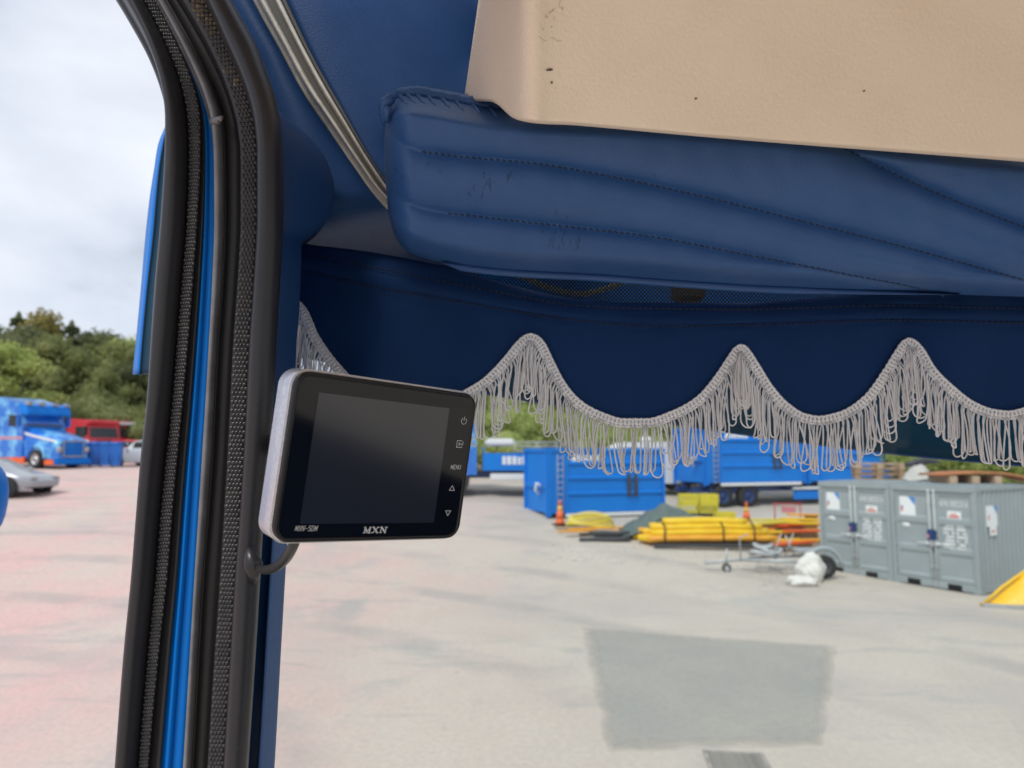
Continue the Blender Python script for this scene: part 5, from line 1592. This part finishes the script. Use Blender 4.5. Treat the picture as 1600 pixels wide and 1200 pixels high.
# loose stones and dirt at the foot of the heap and the containers
gv = MB()
for k in range(900):
    px_, Y_ = (rnd.uniform(860, 1290), rnd.uniform(18.5, 24)) if k < 600 else (rnd.uniform(1180, 1300), rnd.uniform(16.2, 19))
    q = G(px_, Y_); r_ = rnd.uniform(.008, .035)
    v_ = [q + Vector((r_ * math.cos(a) * rnd.uniform(.7, 1.3), r_ * math.sin(a) * rnd.uniform(.7, 1.3), 0)) for a in (0, 1.57, 3.14, 4.71)]
    gv.add(v_ + [q + Vector((0, 0, r_ * .8))], [(0, 1, 4), (1, 2, 4), (2, 3, 4), (3, 0, 4)])
tag(gv.build('gravel', M['gravel']), kind='stuff')
# ------------------------------------------------------------------ trees and bushes
def crown_mesh(name, kind, H, R, m_, n, seed):
    g_ = np.random.default_rng(seed)
    vs_, fs = [], []
    lobes = []
    if kind == 'spruce':
        for k in range(9):
            z = H * (.12 + .86 * k / 9); lobes.append((0, 0, z, R * (1 - k / 9.6) * .95, H * .10))
    elif kind == 'bush':
        for k in range(9):
            a = g_.uniform(0, 2*PI); q = g_.uniform(0, R*.6); lobes.append((q*math.cos(a), q*math.sin(a), H*g_.uniform(.25, .72), R*g_.uniform(.35, .6), H*g_.uniform(.2, .32)))
    else:
        for k in range(16):
            z = H * g_.uniform(.22, .86); a = g_.uniform(0, 2*PI)
            env = math.sin(PI * min(1, max(.05, (z/H - .05) / .98))) ** .6
            q = R * env * g_.uniform(.15, .75)
            lobes.append((q*math.cos(a), q*math.sin(a), z, R*g_.uniform(.30, .52), H*g_.uniform(.08, .15)))
        lobes.append((0, 0, H*.88, R*.34, H*.11))
    for i in range(n):
        l = lobes[g_.integers(len(lobes))]
        d = g_.normal(size=3); d /= np.linalg.norm(d)
        if kind == 'spruce':
            a = g_.uniform(0, 2*PI); rr = math.sqrt(g_.uniform(.15, 1)) * l[3] * (1 + .18*math.sin(5*a + l[2]))
            c = np.array([rr*math.cos(a), rr*math.sin(a), l[2] - rr*.35 + g_.uniform(-.3, .3)])
        else:
            s = g_.uniform(.55, 1.06)
            c = np.array([l[0] + d[0]*l[3]*s, l[1] + d[1]*l[3]*s, l[2] + d[2]*l[4]*s])
        sz = g_.uniform(.10, .26) * (H / 14) ** .5
        u = g_.normal(size=3); u /= np.linalg.norm(u)
        v = np.cross(u, g_.normal(size=3)); v /= np.linalg.norm(v) + 1e-9
        b_ = len(vs_)
        vs_ += [tuple(c - u*sz), tuple(c + v*sz*.55), tuple(c + u*sz), tuple(c - v*sz*.55)]
        fs.append((b_, b_+1, b_+2, b_+3))
    # leafy inner mass so that the wood behind does not show through everywhere
    o = MB(); o.v = vs_; o.f = fs; o.sm = [False]*len(fs)
    for l in lobes:
        prof = [(.02, -1), (.6, -.75), (.95, -.2), (.9, .3), (.5, .8), (.02, 1)]
        mm_ = Matrix.Translation((l[0], l[1], l[2])) @ Matrix.Diagonal((l[3]*.62, l[3]*.62, l[4]*.66, 1))
        o.lathe(prof, mm_, 7, smooth=False)
    return o.mesh('crown', m_)
kinds_ = []
tree_src = {}
def tree_kind(key, kind, H, R, m_, n, seed, nv):
    tree_src[key] = ([crown_mesh('crown', kind, H, R, m_, n, seed + 17*i) for i in range(nv)], H, R)
tree_kind('spruce', 'spruce', 14, 3.0, M['leaf_dark'], 5200, 3, 2)
tree_kind('broad', 'broad', 13, 4.2, M['leaf_mid'], 6500, 11, 3)
tree_kind('dark', 'broad', 13, 4.2, M['leaf_dark'], 6000, 23, 2)
tree_kind('light', 'broad', 11, 4.0, M['leaf_light'], 6500, 31, 2)
tree_kind('gold', 'broad', 12, 3.6, M['leaf_gold'], 6000, 37, 1)
tree_kind('bush', 'bush', 4.2, 3.2, M['leaf_light'], 4200, 41, 3)
tree_kind('greenbush', 'bush', 4.2, 3.2, M['leaf_mid'], 4200, 53, 2)
trunkm = MB(); trunkm.tube([(0, 0, -.3), (.05, 0, 3), (-.05, .05, 7), (0, 0, 11)], [.26, .2, .13, .04], 7)
trunk = trunkm.mesh('trunk', M['bark'])
tname = {'spruce': 'spruce_tree', 'broad': 'broadleaf_tree', 'dark': 'broadleaf_tree', 'light': 'broadleaf_tree', 'gold': 'broadleaf_tree', 'bush': 'bush', 'greenbush': 'bush'}
tlab = {'spruce': 'dark pointed spruce in the wood behind the yard', 'broad': 'mid green broadleaf tree in the wood behind the yard', 'dark': 'dark green broadleaf tree in the wood behind the yard', 'light': 'light green broadleaf tree behind the yard', 'gold': 'yellowing broadleaf tree at the top of the wood', 'bush': 'light green bush on the bank behind the containers', 'greenbush': 'mid green bush along the edge of the wood'}
def plant(key, px, Y, top_py=None, h=None, label=None):
    ms_, H, R = tree_src[key]
    q = G(px, Y)
    if h is None:
        h = GP(px, top_py, Y).z - q.z
    s = h / H
    o = thing(tname[key], label or tlab[key], 'bush' if 'bush' in key else 'tree', q, rnd.uniform(0, 6.28), ('bushes behind the yard, ' if 'bush' in key else 'trees of the wood behind the yard, ') + key)
    o.scale = (s * (1.15 if 'bush' not in key else 1.0),) * 2 + (s,)
    c = bpy.data.objects.new('crown', ms_[rnd.randrange(len(ms_))]); COL.objects.link(c); c.parent = o
    if 'bush' not in key:
        b_ = bpy.data.objects.new('trunk', trunk); COL.objects.link(b_); b_.parent = o
    return o
for key, px, Y, top, lab in (('light', -6, 46, 528, 'light green tree nearest the camera at the left edge of the photo'),
        ('spruce', 15, 66, 474, 'dark pointed spruce at the left end of the wood above the long-nosed lorry'), ('gold', 56, 64, 480, 'yellowing tree at the top of the wood left of the tall spruce'), ('spruce', 100, 62, 488, 'tall dark spruce rising above the broadleaf trees behind the yard'),
        ('dark', -30, 64, 500, None), ('dark', 35, 60, 505, 'dark broadleaf tree under the yellowing tree, behind the cab of the long-nosed lorry'), ('broad', 75, 58, 520, 'mid green tree standing between the yellowing tree and the tall spruce'), ('spruce', 78, 67, 494, 'short dark spruce tip between the yellowing tree and the tall spruce'), ('dark', 128, 63, 512, 'dark broadleaf tree just right of the tall spruce'), ('broad', 118, 57, 540, 'mid green tree below the tall spruce, behind the blue bins'),
        ('broad', 152, 62, 520, 'mid green rounded treetop between the tall spruce and the blue visor wing'), ('broad', 175, 60, 528, 'mid green treetop next to the light green one beside the blue visor wing'), ('light', 205, 63, 522, 'light green treetop right beside the lower end of the blue visor wing'), ('broad', 232, 60, 528, 'mid green tree cut off by the black door seal under the visor wing'), ('dark', 212, 57, 560, None), ('broad', 158, 55, 572, None), ('dark', 20, 56, 560, None), ('dark', 255, 58, 540, None),
        ('broad', 285, 60, 545, None), ('dark', 330, 60, 552, None), ('broad', 380, 61, 560, None), ('light', 430, 60, 575, None), ('broad', 480, 62, 585, None), ('broad', 535, 60, 598, None), ('light', 590, 60, 598, None), ('broad', 650, 61, 600, None), ('light', 700, 60, 600, None)):
    plant(key, px, Y, top, label=lab)
for px in range(-40, 300, 24):
    plant('greenbush', px + rnd.uniform(-6, 6), 53 + rnd.uniform(-1, 2), h=rnd.uniform(4.0, 6.5))
for px in range(700, 1700, 62):
    plant('light' if rnd.random() < .7 else 'broad', px + rnd.uniform(-12, 12), 50 + rnd.uniform(-2, 6), h=rnd.uniform(8, 11))
for px in range(690, 1720, 34):
    plant('bush', px + rnd.uniform(-8, 8), rnd.uniform(37.5, 42), h=rnd.uniform(2.6, 4.6))
for px in range(1400, 1700, 40):
    plant('bush', px + rnd.uniform(-8, 8), rnd.uniform(29, 33), h=rnd.uniform(2.4, 3.6))
